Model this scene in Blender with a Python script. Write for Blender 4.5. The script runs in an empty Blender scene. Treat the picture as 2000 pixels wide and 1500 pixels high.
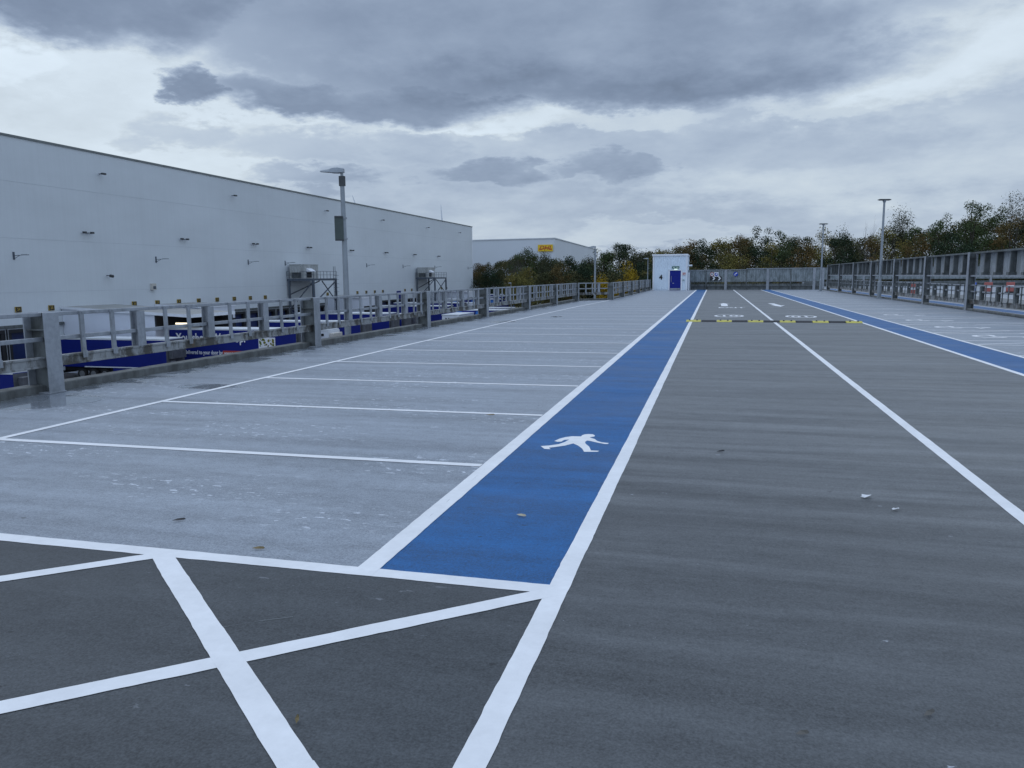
import bpy, bmesh, math, random
from mathutils import Vector, Matrix
random.seed(7)
R = math.radians
C = bpy.context.scene.collection
scene = bpy.context.scene

# ------------------------------------------------------------------ helpers
class MB:
    """collects simple shapes and links them as one mesh object"""
    def __init__(s): s.v = []; s.f = []
    def _add(s, vs, fs):
        n = len(s.v); s.v += [tuple(v) for v in vs]; s.f += [tuple(i + n for i in f) for f in fs]; return s
    def box(s, x0, x1, y0, y1, z0, z1):
        vs = [(x, y, z) for z in (z0, z1) for y in (y0, y1) for x in (x0, x1)]
        return s._add(vs, [(0,2,3,1),(4,5,7,6),(0,1,5,4),(2,6,7,3),(0,4,6,2),(1,3,7,5)])
    def obox(s, o, u, n, a, b, z):
        vs = [Vector((o[0],o[1],0)) + Vector((u[0],u[1],0))*A + Vector((n[0],n[1],0))*B + Vector((0,0,Z)) for Z in z for B in b for A in a]
        return s._add(vs, [(0,2,3,1),(4,5,7,6),(0,1,5,4),(2,6,7,3),(0,4,6,2),(1,3,7,5)])
    def tube(s, p0, p1, r0, r1=None, n=8, cap=True):
        r1 = r0 if r1 is None else r1
        p0, p1 = Vector(p0), Vector(p1); d = (p1-p0)
        if d.length < 1e-6: return s
        d.normalize(); a = d.orthogonal().normalized(); b = d.cross(a)
        vs = []
        for p, r in ((p0, r0), (p1, r1)):
            for i in range(n):
                t = 2*math.pi*i/n; vs.append(p + a*math.cos(t)*r + b*math.sin(t)*r)
        fs = [(i, (i+1) % n, n+(i+1) % n, n+i) for i in range(n)]
        if cap: fs += [tuple(reversed(range(n))), tuple(range(n, 2*n))]
        return s._add(vs, fs)
    def bar(s, p0, p1, w, h):
        """rectangular bar between two points"""
        p0, p1 = Vector(p0), Vector(p1); d = (p1-p0).normalized()
        up = Vector((0,0,1)) if abs(d.z) < .95 else Vector((1,0,0))
        a = d.cross(up).normalized(); b = a.cross(d)
        vs = [p + a*i*w/2 + b*j*h/2 for p in (p0, p1) for (i, j) in ((-1,-1),(1,-1),(1,1),(-1,1))]
        return s._add(vs, [(3,2,1,0),(4,5,6,7),(0,1,5,4),(1,2,6,5),(2,3,7,6),(3,0,4,7)])
    def poly(s, pts, z):
        if 0 < z < .02: z *= .45          # paint film and coatings are thin
        return s._add([(p[0], p[1], z) for p in pts], [tuple(range(len(pts)))])
    def prism(s, pts, z0, z1):
        n = len(pts); vs = [(p[0],p[1],z0) for p in pts] + [(p[0],p[1],z1) for p in pts]
        return s._add(vs, [tuple(reversed(range(n))), tuple(range(n, 2*n))] + [(i, (i+1) % n, n+(i+1) % n, n+i) for i in range(n)])
    def xzprism(s, pts, y0, y1):
        n = len(pts); vs = [(p[0],y0,p[1]) for p in pts] + [(p[0],y1,p[1]) for p in pts]
        return s._add(vs, [tuple(range(n)), tuple(reversed(range(n, 2*n)))] + [(i, n+i, n+(i+1) % n, (i+1) % n) for i in range(n)])
    def line(s, p, q, w, z):
        """painted line: a strip whose edges wander by a few millimetres"""
        if 0 < z < .02: z *= .45
        p, q = Vector((p[0],p[1])), Vector((q[0],q[1])); L = (q-p).length; d = (q-p)/L; a = Vector((-d.y, d.x))
        rd = random.Random(int(abs(p.x*131+p.y*71+q.x*17)*100)); t, ts = 0., [0.]
        while t < L - .05:
            y = (p+d*t).length; t = min(L, t + (.05 if y < 6 else .12 if y < 14 else .6 if y < 40 else 3.)); ts.append(t)
        if ts[-1] < L: ts.append(L)
        base = len(s.v); e1 = e2 = 0.
        for k, t in enumerate(ts):
            e1 = .6*e1 + rd.gauss(0,.0011); e2 = .6*e2 + rd.gauss(0,.0011); c = p + d*t
            u, v = c - a*(w/2+e1), c + a*(w/2+e2); s.v += [(u.x,u.y,z),(v.x,v.y,z)]
            if k: n = base + 2*k; s.f.append((n-2, n, n+1, n-1))
        return s
    def corr(s, o, u, n, a0, a1, off, z0, z1, pitch=.2, depth=.03, thick=.004):
        """trapezoidal cladding sheet along u"""
        prof = []; a = a0
        while a < a1 - 1e-4:
            for da, dd in ((0,0),(.30,0),(.42,1),(.88,1)):
                x = a + da*pitch
                if x <= a1: prof.append((x, off + dd*depth))
            a += pitch
        prof.append((a1, off))
        def pt(A, B, Z): return (o[0]+u[0]*A+n[0]*B, o[1]+u[1]*A+n[1]*B, Z)
        k = len(prof)
        vs = [pt(A, B, z0) for A, B in prof] + [pt(A, B, z1) for A, B in prof] + [pt(A, B-thick, z0) for A, B in prof] + [pt(A, B-thick, z1) for A, B in prof]
        fs = []
        for i in range(k-1):
            fs += [(i, i+1, k+i+1, k+i), (2*k+i+1, 2*k+i, 3*k+i, 3*k+i+1), (k+i, k+i+1, 3*k+i+1, 3*k+i), (i+1, i, 2*k+i, 2*k+i+1)]
        return s._add(vs, fs)
    def build(s, name, m, parent=None, org=None, smooth=False, recalc=True):
        if parent is not None and org is None: org = world_org(parent)
        o = Vector(org) if org is not None else Vector((0,0,0))
        me = bpy.data.meshes.new(name)
        me.from_pydata([(v[0]-o.x, v[1]-o.y, v[2]-o.z) for v in s.v], [], s.f)
        if recalc:
            bm = bmesh.new(); bm.from_mesh(me); bmesh.ops.recalc_face_normals(bm, faces=bm.faces); bm.to_mesh(me); bm.free()
        me.materials.append(m)
        if smooth:
            me.polygons.foreach_set('use_smooth', [True]*len(me.polygons))
        ob = bpy.data.objects.new(name, me); C.objects.link(ob)
        if parent is not None: ob.parent = parent
        elif org is not None: ob.location = o
        return ob

def world_org(o):
    v = Vector(o.location); p = o.parent
    while p is not None: v += Vector(p.location); p = p.parent
    return v
def thing(name, label, cat, loc=(0,0,0), group=None):
    o = bpy.data.objects.new(name, None); C.objects.link(o); o.location = loc; o.empty_display_size = .2
    return tag(o, label, cat, group)
def tag(o, label, cat, group=None):
    o['label'] = label; o['category'] = cat
    if group: o['group'] = group
    return o
def struct(o): o['kind'] = 'structure'; return o
def bevel(o, w=.008, seg=2):
    m = o.modifiers.new('bevel', 'BEVEL'); m.width = w; m.segments = seg; m.limit_method = 'ANGLE'; return o
def text_part(name, body, size, m, parent, mat4, thick=.0, depth=.01, shear=0., sx=1., align='CENTER', fit=None):
    cu = bpy.data.curves.new('tmp', 'FONT'); cu.body = body; cu.size = size; cu.offset = thick; cu.extrude = depth; cu.shear = shear
    cu.align_x = align; cu.align_y = 'CENTER'; cu.resolution_u = 3
    t = bpy.data.objects.new('tmp', cu); C.objects.link(t)
    dg = bpy.context.evaluated_depsgraph_get(); dg.update()
    me = bpy.data.meshes.new_from_object(t.evaluated_get(dg)); me.name = name
    bpy.data.objects.remove(t); bpy.data.curves.remove(cu)
    if fit: xs = [v.co.x for v in me.vertices]; sx = fit/(max(xs)-min(xs))
    M = Matrix.Translation(-world_org(parent)) @ mat4 @ Matrix.Diagonal((sx,1,1,1)) if parent is not None else mat4 @ Matrix.Diagonal((sx,1,1,1))
    me.transform(M); me.materials.clear(); me.materials.append(m)
    ob = bpy.data.objects.new(name, me); C.objects.link(ob)
    if parent is not None: ob.parent = parent
    return ob
def T(x, y, z): return Matrix.Translation((x, y, z))
FRONT = Matrix.Rotation(R(90), 4, 'X')                       # upright text facing -Y
SIDE = Matrix.Rotation(R(90), 4, 'Z') @ FRONT                 # upright text facing +X

# ------------------------------------------------------------------ materials
class NT:
    def __init__(s, name):
        s.m = bpy.data.materials.new(name); s.m.use_nodes = True; s.t = s.m.node_tree; s.n = s.t.nodes; s.l = s.t.links
        s.p = s.n['Principled BSDF']; s.tc = s.n.new('ShaderNodeTexCoord')
    def L(s, a, b): s.l.new(a, b)
    def mapping(s, sc, coord='Object'):
        mp = s.n.new('ShaderNodeMapping'); mp.inputs['Scale'].default_value = sc; s.L(s.tc.outputs[coord], mp.inputs[0]); return mp.outputs[0]
    def noise(s, vec, scale, det=4, rough=.55, w=0):
        n = s.n.new('ShaderNodeTexNoise'); n.inputs['Scale'].default_value = scale; n.inputs['Detail'].default_value = det; n.inputs['Roughness'].default_value = rough
        s.L(vec, n.inputs['Vector']); return n.outputs['Fac']
    def rng(s, val, a, b, c=0., d=1., smooth=False):
        m = s.n.new('ShaderNodeMapRange'); m.inputs[1].default_value = a; m.inputs[2].default_value = b; m.inputs[3].default_value = c; m.inputs[4].default_value = d
        if smooth: m.interpolation_type = 'SMOOTHSTEP'
        s.L(val, m.inputs[0]); return m.outputs[0]
    def math(s, op, a, b=None):
        m = s.n.new('ShaderNodeMath'); m.operation = op
        for i, v in ((0, a), (1, b)):
            if v is None: continue
            if isinstance(v, (int, float)): m.inputs[i].default_value = v
            else: s.L(v, m.inputs[i])
        return m.outputs[0]
    def mix(s, fac, a, b):
        m = s.n.new('ShaderNodeMix'); m.data_type = 'RGBA'
        for sock, v in ((m.inputs[0], fac), (m.inputs[6], a), (m.inputs[7], b)):
            if isinstance(v, (int, float)): sock.default_value = v
            elif isinstance(v, tuple): sock.default_value = (*v[:3], 1)
            else: s.L(v, sock)
        return m.outputs[2]
    def scale(s, col, fac):
        m = s.n.new('ShaderNodeMix'); m.data_type = 'RGBA'; m.blend_type = 'MULTIPLY'; m.inputs[0].default_value = 1
        if isinstance(col, tuple): m.inputs[6].default_value = (*col[:3], 1)
        else: s.L(col, m.inputs[6])
        s.L(fac, m.inputs[7]); return m.outputs[2]
    def bump(s, h, strength=.3, dist=.01):
        b = s.n.new('ShaderNodeBump'); b.inputs['Strength'].default_value = strength; b.inputs['Distance'].default_value = dist
        s.L(h, b.inputs['Height']); s.L(b.outputs[0], s.p.inputs['Normal'])
    def out(s, col=None, rough=.6, metal=0., spec=.5):
        if col is not None:
            if isinstance(col, tuple): s.p.inputs['Base Color'].default_value = (*col, 1)
            else: s.L(col, s.p.inputs['Base Color'])
        if isinstance(rough, (int, float)): s.p.inputs['Roughness'].default_value = rough
        else: s.L(rough, s.p.inputs['Roughness'])
        s.p.inputs['Metallic'].default_value = metal; s.p.inputs['Specular IOR Level'].default_value = spec
        return s.m

def plain(name, col, rough=.5, metal=0., amt=.15, sc=3., stretch=(1,1,1), spec=.5):
    k = NT(name); n = k.noise(k.mapping(stretch), sc, 5, .6)
    return k.out(k.scale(col, k.rng(n, .3, .7, 1-amt, 1+amt)), rough, metal, spec)

def coated(name, col, rough, streak=.16, speck=0., puddle=False, spec=.4, dark=0., sth=.60, near_dark=False):
    """rolled deck coating: streaks across the aisle, blotches, grain, scuffs"""
    k = NT(name)
    s1 = k.noise(k.mapping((.20, 2.9, 1)), 1., 7, .66)
    s2 = k.noise(k.mapping((.5, .8, 1)), 1.1, 5, .6)
    g = k.noise(k.mapping((1, 1, 1)), 38., 3, .7)
    f = k.math('ADD', k.rng(s1, .34, .66, 1-streak, 1+streak), k.rng(s2, .3, .7, -.08, .08))
    mo = k.noise(k.mapping((1, 1.4, 1)), 5.5, 5, .62); g2 = k.noise(k.mapping((1,1,1)), 95., 2, .6)
    f = k.math('ADD', f, k.rng(mo, .3, .7, -.13, .13)); f = k.math('ADD', f, k.rng(g, .3, .7, -.2, .2)); f = k.math('ADD', f, k.rng(g2, .3, .7, -.28, .28))
    c = k.scale(col, f)
    rg = k.rng(s2, .3, .7, rough-.07, rough+.08)
    # dark rubbed marks and specks
    dm = k.noise(k.mapping((1.1, 1.6, 1)), 9., 3, .5)
    c = k.mix(k.rng(dm, .71, .74, 0, .75), c, tuple(v*.35 for v in col))
    if dark:
        dz = k.noise(k.mapping((.35, .8, 1)), .9, 6, .66)
        c = k.mix(k.rng(dz, .52, .68, 0, dark), c, tuple(v*.62 for v in col))
    if near_dark:      # darker tone towards the near end, ragged edge
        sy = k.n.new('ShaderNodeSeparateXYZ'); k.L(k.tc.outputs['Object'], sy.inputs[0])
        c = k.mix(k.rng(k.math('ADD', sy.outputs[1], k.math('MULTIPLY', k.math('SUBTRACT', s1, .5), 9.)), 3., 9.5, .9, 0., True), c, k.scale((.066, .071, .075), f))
    if speck:
        sp = k.noise(k.mapping((1.0, 2.2, 1)), 8.5, 4, .62)
        zone = k.noise(k.mapping((.25, .9, 1)), 1.25, 2, .5)
        mk = k.math('MULTIPLY', k.rng(sp, sth, sth+.03), k.rng(zone, .49, .58))
        c = k.mix(k.math('MULTIPLY', mk, speck), c, (.62, .66, .72))
    if puddle:
        xyz = k.n.new('ShaderNodeSeparateXYZ'); k.L(k.tc.outputs['Object'], xyz.inputs[0])
        X, Y = xyz.outputs[0], xyz.outputs[1]
        wn = k.noise(k.mapping((1, 1, 1)), 1.7, 4, .6)
        edge = k.math('SUBTRACT', X, k.math('MULTIPLY', Y, .018))            # distance to the left kerb line
        band = k.rng(edge, -9.3, -7.7, 1., 0.)
        wet = k.rng(k.math('ADD', k.math('MULTIPLY', wn, 1.0), k.math('MULTIPLY', band, .40)), .78, .93, 0, 1, True)
        for (px, py, rx, ry) in ((-8.55, 8.25, .75, .75), (-7.3, 9.9, .55, .35), (-7.25, 26.6, .5, .9), (-8.9, 13.4, .7, .5), (-6.0, 30., .3, .5)):
            dx = k.math('DIVIDE', k.math('SUBTRACT', X, px), rx); dy = k.math('DIVIDE', k.math('SUBTRACT', Y, py), ry)
            d2 = k.math('ADD', k.math('ADD', k.math('MULTIPLY', dx, dx), k.math('MULTIPLY', dy, dy)), k.math('MULTIPLY', k.math('SUBTRACT', wn, .5), 2.2))
            wet = k.math('MAXIMUM', wet, k.rng(d2, .35, 1.05, 1, 0, True))
        # grimy gutter beside the kerb
        gut = k.math('MULTIPLY', k.rng(edge, -9.45, -9.0, 1, 0, True), k.rng(wn, .3, .6, .35, .9))
        c = k.mix(gut, c, (.075, .08, .075))
        c = k.mix(k.math('MULTIPLY', wet, .3), c, tuple(v*.55 for v in col))
        m = k.n.new('ShaderNodeMix'); k.L(wet, m.inputs[0]); k.L(rg, m.inputs[2]); m.inputs[3].default_value = .04
        rg = m.outputs[0]
        b = k.n.new('ShaderNodeBump'); b.inputs['Distance'].default_value = .004
        k.L(g, b.inputs['Height']); k.L(k.rng(wet, 0, 1, .3, .0), b.inputs['Strength']); k.L(b.outputs[0], k.p.inputs['Normal'])
    else:
        k.bump(g, .3, .004)
    return k.out(c, rg, 0, spec)

def painted(name, col):
    k = NT(name); n = k.noise(k.mapping((1,1,1)), 14., 6, .7); n2 = k.noise(k.mapping((1,1,1)), 2.2, 4, .6)
    c = k.scale(col, k.math('ADD', k.rng(n2, .3, .7, .90, 1.03), k.rng(n, .3, .7, -.05, .04)))
    c = k.mix(k.rng(n, .66, .76, 0, .45), c, tuple(v*.6 for v in col)); k.bump(n, .15, .003)
    return k.out(c, .55, 0, .4)

def stained(name, col, dirt=(.05,.045,.035), amt=.8, lo=.50, hi=.64, metal=.25, rough=.5, rust=False):
    k = NT(name)
    n = k.noise(k.mapping((2.2, 2.2, .9)), 1.5, 6, .68); n2 = k.noise(k.mapping((1,1,1)), 14., 4, .6)
    c = k.scale(col, k.rng(n2, .3, .7, .86, 1.12))
    c = k.mix(k.rng(n, lo, hi, 0, amt), c, dirt)
    if rust:
        n3 = k.noise(k.mapping((3,3,1.2)), 2.1, 5, .7); c = k.mix(k.rng(n3, .60, .70, 0, .6), c, (.13, .085, .045))
    return k.out(c, rough, metal)

M_bay = coated('bay_coating', (.240, .268, .304), .46, .17, .85, True, .5)
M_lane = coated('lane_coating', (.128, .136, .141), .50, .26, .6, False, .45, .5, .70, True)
M_hatch = coated('dark_coating', (.062, .068, .073), .52, .12, .15, False, .3, .4, .66)
M_blue = coated('blue_coating', (.004, .088, .255), .48, .21, 0, False, .38, .3)
M_white = painted('white_road_paint', (.78, .79, .80))
M_steel = stained('galvanised_steel', (.31, .335, .37), (.13,.14,.145), .6, .47, .70)
M_steeldark = stained('weathered_shaded_steel', (.135, .15, .155), (.05,.055,.05), .7, .45, .62)
M_beam = stained('stained_beam_steel', (.29, .305, .315), (.05,.045,.036), .9, .45, .57, .15, .6, True)
M_conc = stained('kerb_concrete', (.145, .155, .155), (.05,.053,.05), .7, .42, .62, 0, .8)
M_clad = stained('grey_cladding', (.26, .295, .315), (.08,.10,.10), .7, .42, .62, .1, .5)
M_cladin = stained('cladding_back', (.36, .385, .41), (.17,.19,.19), .6, .45, .65, .05, .55)
M_hut = plain('white_profiled_sheet', (.68, .77, .86), .4, 0, .05, 1.2)
M_trim = plain('white_trim', (.74, .77, .82), .4, 0, .05, 2)
M_black = plain('black_paint', (.012, .012, .014), .45)
M_door = plain('navy_door_paint', (.008, .018, .21), .5, 0, .1, spec=.2)
M_green = plain('green_sign', (.01, .12, .075), .4)
M_red = plain('red_sign', (.42, .05, .035), .45)
M_signblue = plain('blue_sign', (.01, .045, .38), .4)
M_signwhite = plain('white_sign', (.72, .73, .76), .4, 0, .04)
M_yellow = plain('yellow_rubber', (.50, .45, .09), .55, 0, .15, 9)
M_rubber = plain('black_rubber', (.018, .018, .02), .6, 0, .2, 9)
M_wh = None
def warehouse_mat():
    k = NT('warehouse_cladding')
    n = k.noise(k.mapping((.02, .05, .12)), 1.3, 5, .6); st = k.noise(k.mapping((1, 1.1, .035)), 1.2, 5, .65); fine = k.noise(k.mapping((1, 3., .02)), 2., 2, .5)
    f = k.math('ADD', k.rng(n, .3, .7, .93, 1.06), k.rng(st, .3, .7, -.014, .014)); f = k.math('ADD', f, k.rng(fine, .35, .65, -.012, .012))
    return k.out(k.scale((.62, .665, .70), f), .42, 0, .4)
M_wh = warehouse_mat()
M_seam = plain('seam_grey', (.52, .56, .60), .5, 0, .1, .3)
M_coping = plain('coping_grey', (.17, .19, .19), .5, 0, .15, 1)
M_pod = plain('white_annex_sheet', (.66, .70, .78), .4, 0, .05, .4)
M_podroof = plain('annex_roof_sheet', (.30, .30, .285), .6, 0, .12, .5)
M_dark = plain('dark_interior', (.012, .014, .018), .7)
M_dockdoor = plain('dock_door_blue', (.012, .025, .10), .45)
M_trblue = plain('trailer_blue', (.005, .014, .165), .6, 0, .12, .5, spec=.25)
M_trlight = plain('trailer_light_blue', (.03, .17, .52), .5, 0, .1)
M_trwhite = plain('trailer_white', (.66, .69, .74), .4, 0, .06, .5)
M_trroof = plain('trailer_roof', (.62, .65, .68), .45, 0, .12, .6)
M_chassis = plain('chassis_black', (.014, .015, .018), .6)
M_tyre = plain('tyre_rubber', (.013, .013, .014), .75)
M_rim = plain('wheel_rim', (.20, .21, .22), .45, .3)
M_fridge = plain('cooling_unit_grey', (.08, .085, .10), .55, 0, .35, 2.)
M_cream = plain('cream_panel', (.52, .50, .46), .5, 0, .06)
M_ac = stained('plant_unit_grey', (.42, .44, .44), (.2,.2,.19), .6, .45, .66, .05, .55)
M_frame = plain('platform_steel', (.075, .095, .125), .5, .1, .15, 2)
M_tarmac = plain('yard_tarmac', (.085, .078, .075), .8, 0, .3, .25)
M_field = plain('ground_grass', (.045, .05, .03), .9, 0, .3, .05)
M_far = plain('far_cladding', (.60, .64, .69), .5, 0, .04, .05)
M_far2 = plain('far_cladding_side', (.60, .64, .69), .5, 0, .04, .05)
M_dy = plain('sign_yellow', (.74, .50, .015), .45, 0, .05)
M_dully = plain('dull_yellow', (.36, .25, .035), .5, 0, .1)
M_dr = plain('sign_red', (.42, .02, .02), .45, 0, .05)
M_lamp = plain('lamp_aluminium', (.27, .30, .33), .45, .2, .1, 4)
M_lampdark = plain('lamp_housing_dark', (.05, .055, .06), .5, .1)
M_plate = plain('green_grey_plate', (.06, .08, .075), .6, 0, .15)
M_bark = plain('bark', (.05, .042, .035), .9, 0, .3, 2)
M_twig = plain('bare_twigs', (.085, .075, .07), .9, 0, .2, 2)
M_turb = plain('turbine_white', (.62, .65, .70), .5)
M_paper = plain('crumpled_paper', (.60, .62, .64), .8, 0, .2, 30)
M_leafbrown = plain('dead_leaf', (.16, .12, .05), .7, 0, .3, 40)
M_orange = plain('orange_red_plastic', (.36, .10, .085), .5, 0, .15)
M_bluepl = plain('blue_plastic', (.02, .09, .52), .5, 0, .15)
def emit(name, col, s):
    k = NT(name); k.p.inputs['Emission Color'].default_value = (*col, 1); k.p.inputs['Emission Strength'].default_value = s; return k.out(col, .4)
M_lit = emit('lit_strip_lamp', (1., .86, .62), 1.6)
M_lens = emit('door_light_lens', (.85, 1., .92), .6)
def leafmat(name, col, var=.2, hue=None):
    var = min(var, .24)
    k = NT(name); g = k.n.new('ShaderNodeNewGeometry'); rp = g.outputs['Random Per Island']
    n = k.noise(k.mapping((1,1,1)), .35, 3, .6)
    f = k.math('MULTIPLY', k.rng(rp, 0, 1, 1-var, 1+var), k.rng(n, .3, .7, .55, 1.5))
    c = k.scale(col, f)
    if hue: c = k.mix(k.rng(n, .45, .62, 0, .75), c, hue)
    return k.out(c, 1., 0, .0)
LEAF = {
 'dark':  leafmat('leaf_dark_green', (.030, .046, .028)),
 'green': leafmat('leaf_green', (.068, .094, .040), .45, (.05, .066, .04)),
 'olive': leafmat('leaf_olive', (.135, .128, .045), .45, (.15, .115, .035)),
 'brown': leafmat('leaf_russet', (.125, .085, .036), .5, (.08, .074, .036)),
 'yellow':leafmat('leaf_yellow', (.30, .20, .02), .4, (.19, .15, .03)),
 'sparse':leafmat('leaf_thin_green', (.06, .066, .04), .5),
 'mass':  leafmat('leaf_wood_mass', (.066, .074, .038), .5, (.10, .083, .038)),
}
deck_z = 0.0; yard = -7.8; EYE = 1.6

# ------------------------------------------------------------------ ground, deck, markings
g = MB(); g.poly([(-1500,-600),(1500,-600),(1500,2600),(-1500,2600)], yard-.05); struct(g.build('ground', M_field))
g = MB(); g.poly([(-64.5,-120),(-8,-120),(-8,235),(-64.5,235)], yard); struct(g.build('yard', M_tarmac))
def kx(y): return -9.08 + .018*(y-9)        # inner face of the left posts
d = MB()
d.prism([(kx(-14)-.45,-14),(46,-14),(46,106),(10.7,106),(10.7,90),(-6.95,90),(-6.8,51.2),(kx(49.6)-.45,49.6)], -.5, 0)
struct(d.build('roof_deck', M_bay))
w = MB(); w.box(kx(20)-.3, 45, -13, 105, yard, -.52); bw = w.build('car_park_storeys', M_conc)
tag(bw, 'grey concrete lower storeys of the car park under the roof deck', 'car park')
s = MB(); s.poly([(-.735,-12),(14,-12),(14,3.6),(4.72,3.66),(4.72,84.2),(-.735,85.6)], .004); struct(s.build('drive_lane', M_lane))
s = MB(); s.poly([(kx(-12)-.1,-12),(-.737,-12),(-.737,3.658),(kx(3.66)-.1,3.658)], .004); struct(s.build('hatched_area', M_hatch))
s = MB(); s.poly([(-1.79,3.66),(-.737,3.66),(-.737,85.6),(-1.79,85.8)], .004); struct(s.build('walkway', M_blue))
s = MB(); s.poly([(4.722,3.66),(5.64,3.66),(5.64,84),(4.722,84.1)], .004); struct(s.build('walkway', M_blue))
s = MB(); s.poly([(11.3,12),(12.25,12),(12.25,88),(11.3,88)], .004); struct(s.build('walkway', M_blue))
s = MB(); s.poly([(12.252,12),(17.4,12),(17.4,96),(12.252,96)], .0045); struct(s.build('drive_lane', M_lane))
def marking(name, mb): return struct(mb.build(name, M_white))
m = MB(); m.line((-.735,-6),(-.735,85.5),.108,.010); m.line((-1.845,3.645),(-1.82,85.6),.066,.010); m.line((-1.7805,3.645),(-1.7585,85.6),.066,.0105)
marking('walkway_edge_lines', m)
m = MB(); m.line((2.0,1.5),(2.0,84.8),.10,.010); marking('lane_centre_line', m)
m = MB(); m.line((4.72,3.7),(4.72,84),.10,.010); m.line((5.68,3.7),(5.68,84),.085,.010); m.line((12.25,12),(12.25,88),.10,.010); m.line((11.3,12),(11.3,88),.10,.010); m.line((17.4,12),(17.4,96),.10,.010)
marking('walkway_edge_lines', m)
m = MB(); m.line((kx(3)-.05,3.70),(-.69,3.70),.11,.009); marking('bay_end_line', m)
m = MB(); pl = [(-7.03,3.757),(-7.04,12),(-7.05,30),(-6.9,40),(-6.55,50.6)]
for a, b in zip(pl[:-1], pl[1:]): m.line(a, b, .095, .0095)
for k in range(1, 33):
    y = 3.70 + 2.44*k
    if y < 83: m.line((-7.0 if y < 42 else -6.35 if y > 50 else -6.75, y-.02), (-1.885, y), .092, .008)
marking('bay_lines', m)
m = MB()
for k in range(-2, 16):
    y0 = 19.1 + 3.6*k
    if 4 < y0 < 80:
        m.line((5.725,y0),(9.9,y0+.1),.09,.008); m.line((5.725,y0+1.2),(9.9,y0+1.3),.09,.008)
        m.line((5.75,y0+.15),(7.9,y0+1.15),.08,.0085); m.line((7.8,y0+.15),(9.85,y0+1.2),.08,.0085)
for k in range(0, 34):
    y = 14 + 2.44*k; m.line((17.45,y),(22.2,y),.1,.008)
marking('bay_lines', m)
# cross hatching in the near corner
m = MB(); m.line((-3.12,3.69),(-1.29,2.08),.115,.0122); m.line((-1.29,2.08),(.4,.6),.115,.0122)
m.line((-6.2,3.67),(-3.0,.85),.115,.0122); m.line((-3.1,3.655),(-6.3,.9),.10,.0112)
m.line((-.775,3.655),(-2.58,2.12),.105,.0112); m.line((-2.58,2.12),(-5.,.06),.105,.0112); marking('hatch_lines', m)
j = MB(); j.line((-.68,9.02),(4.66,8.9),.009,.0065); j.line((-2.16,2.92),(-2.03,3.02),.006,.0065); j.line((-2.03,3.02),(-1.9,3.1),.005,.0065); struct(j.build('deck_joint', M_steeldark))
PED = [(-1.55,6.98),(-1.48,7.02),(-1.4,7.1),(-1.36,7.21),(-1.34,7.33),(-1.385,7.3),(-1.395,7.22),(-1.43,7.2),(-1.47,7.23),(-1.44,7.35),(-1.4,7.43),(-1.34,7.49),(-1.25,7.5),(-1.25,7.56),(-1.23,7.61),(-1.2,7.63),(-1.15,7.63),(-1.12,7.57),(-1.12,7.52),(-1.14,7.5),(-1.16,7.47),(-1.1,7.41),(-1.06,7.32),(-1.01,7.27),(-.94,7.25),(-.94,7.21),(-.97,7.2),(-1.04,7.24),(-1.12,7.3),(-1.16,7.32),(-1.17,7.25),(-1.15,7.17),(-1.1,7.06),(-1.07,6.95),(-1.06,6.9),(-.98,6.9),(-.99,6.86),(-1.06,6.84),(-1.11,6.83),(-1.15,6.96),(-1.21,7.08),(-1.27,7.16),(-1.33,7.05),(-1.41,6.97),(-1.46,6.93),(-1.43,6.87),(-1.49,6.87)]
m = MB(); m.poly(PED, .008)
tag(m.build('pedestrian_symbol', M_white), 'white striding walker symbol painted on the blue walkway', 'road marking')
def arrow(label, sgn, cx, y0, y1, wsh, wh, lean=0.):
    m = MB(); t = y1 if sgn > 0 else y0; b = y0 if sgn > 0 else y1; h = t - sgn*1.5
    m.poly([(cx+lean-wsh/2,b),(cx+lean+wsh/2,b),(cx+wsh/2,h),(cx+wh/2,h-sgn*.25),(cx,t),(cx-wh/2,h-sgn*.25),(cx-wsh/2,h)], .008)
    tag(m.build('road_arrow', M_white), label, 'road marking')
arrow('white arrow pointing towards the end wall, painted in the left half of the lane', 1, .56, 40.9, 45.2, .33, .64)
arrow('white slanting arrow pointing back towards the viewer in the right half of the lane', -1, 3.22, 40.3, 44.8, .30, .70, -.16)
t = text_part('lane_lettering', 'EXIT', 1.0, M_white, None, T(.86, 39.0, .0036) @ Matrix.Diagonal((.62,1.15,1,1)), .02, .0005)
tag(t, 'white lettering across the left half of the lane below the arrow', 'road marking')
def roundel(label, cx, cy, rot):
    m = MB(); N = 28; ro = [(cx+.56*math.cos(2*math.pi*i/N), cy+.95*math.sin(2*math.pi*i/N)) for i in range(N)]; ri = [(cx+.46*math.cos(2*math.pi*i/N), cy+.80*math.sin(2*math.pi*i/N)) for i in range(N)]
    for i in range(N): k = (i+1) % N; m.poly([ro[i], ro[k], ri[k], ri[i]], .008)
    o = tag(m.build('speed_roundel', M_white), label, 'road marking')
    text_part('numeral', '10', .9, M_white, o, T(cx, cy, .0037) @ Matrix.Rotation(rot, 4, 'Z') @ Matrix.Diagonal((.8,1.35,1,1)), .015, .0005)
roundel('white oval speed marking left of the lane centre line, just beyond the speed bump', .60, 31.2, 0)
roundel('white oval speed marking right of the lane centre line, just beyond the speed bump', 3.22, 31.0, math.pi)
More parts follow.
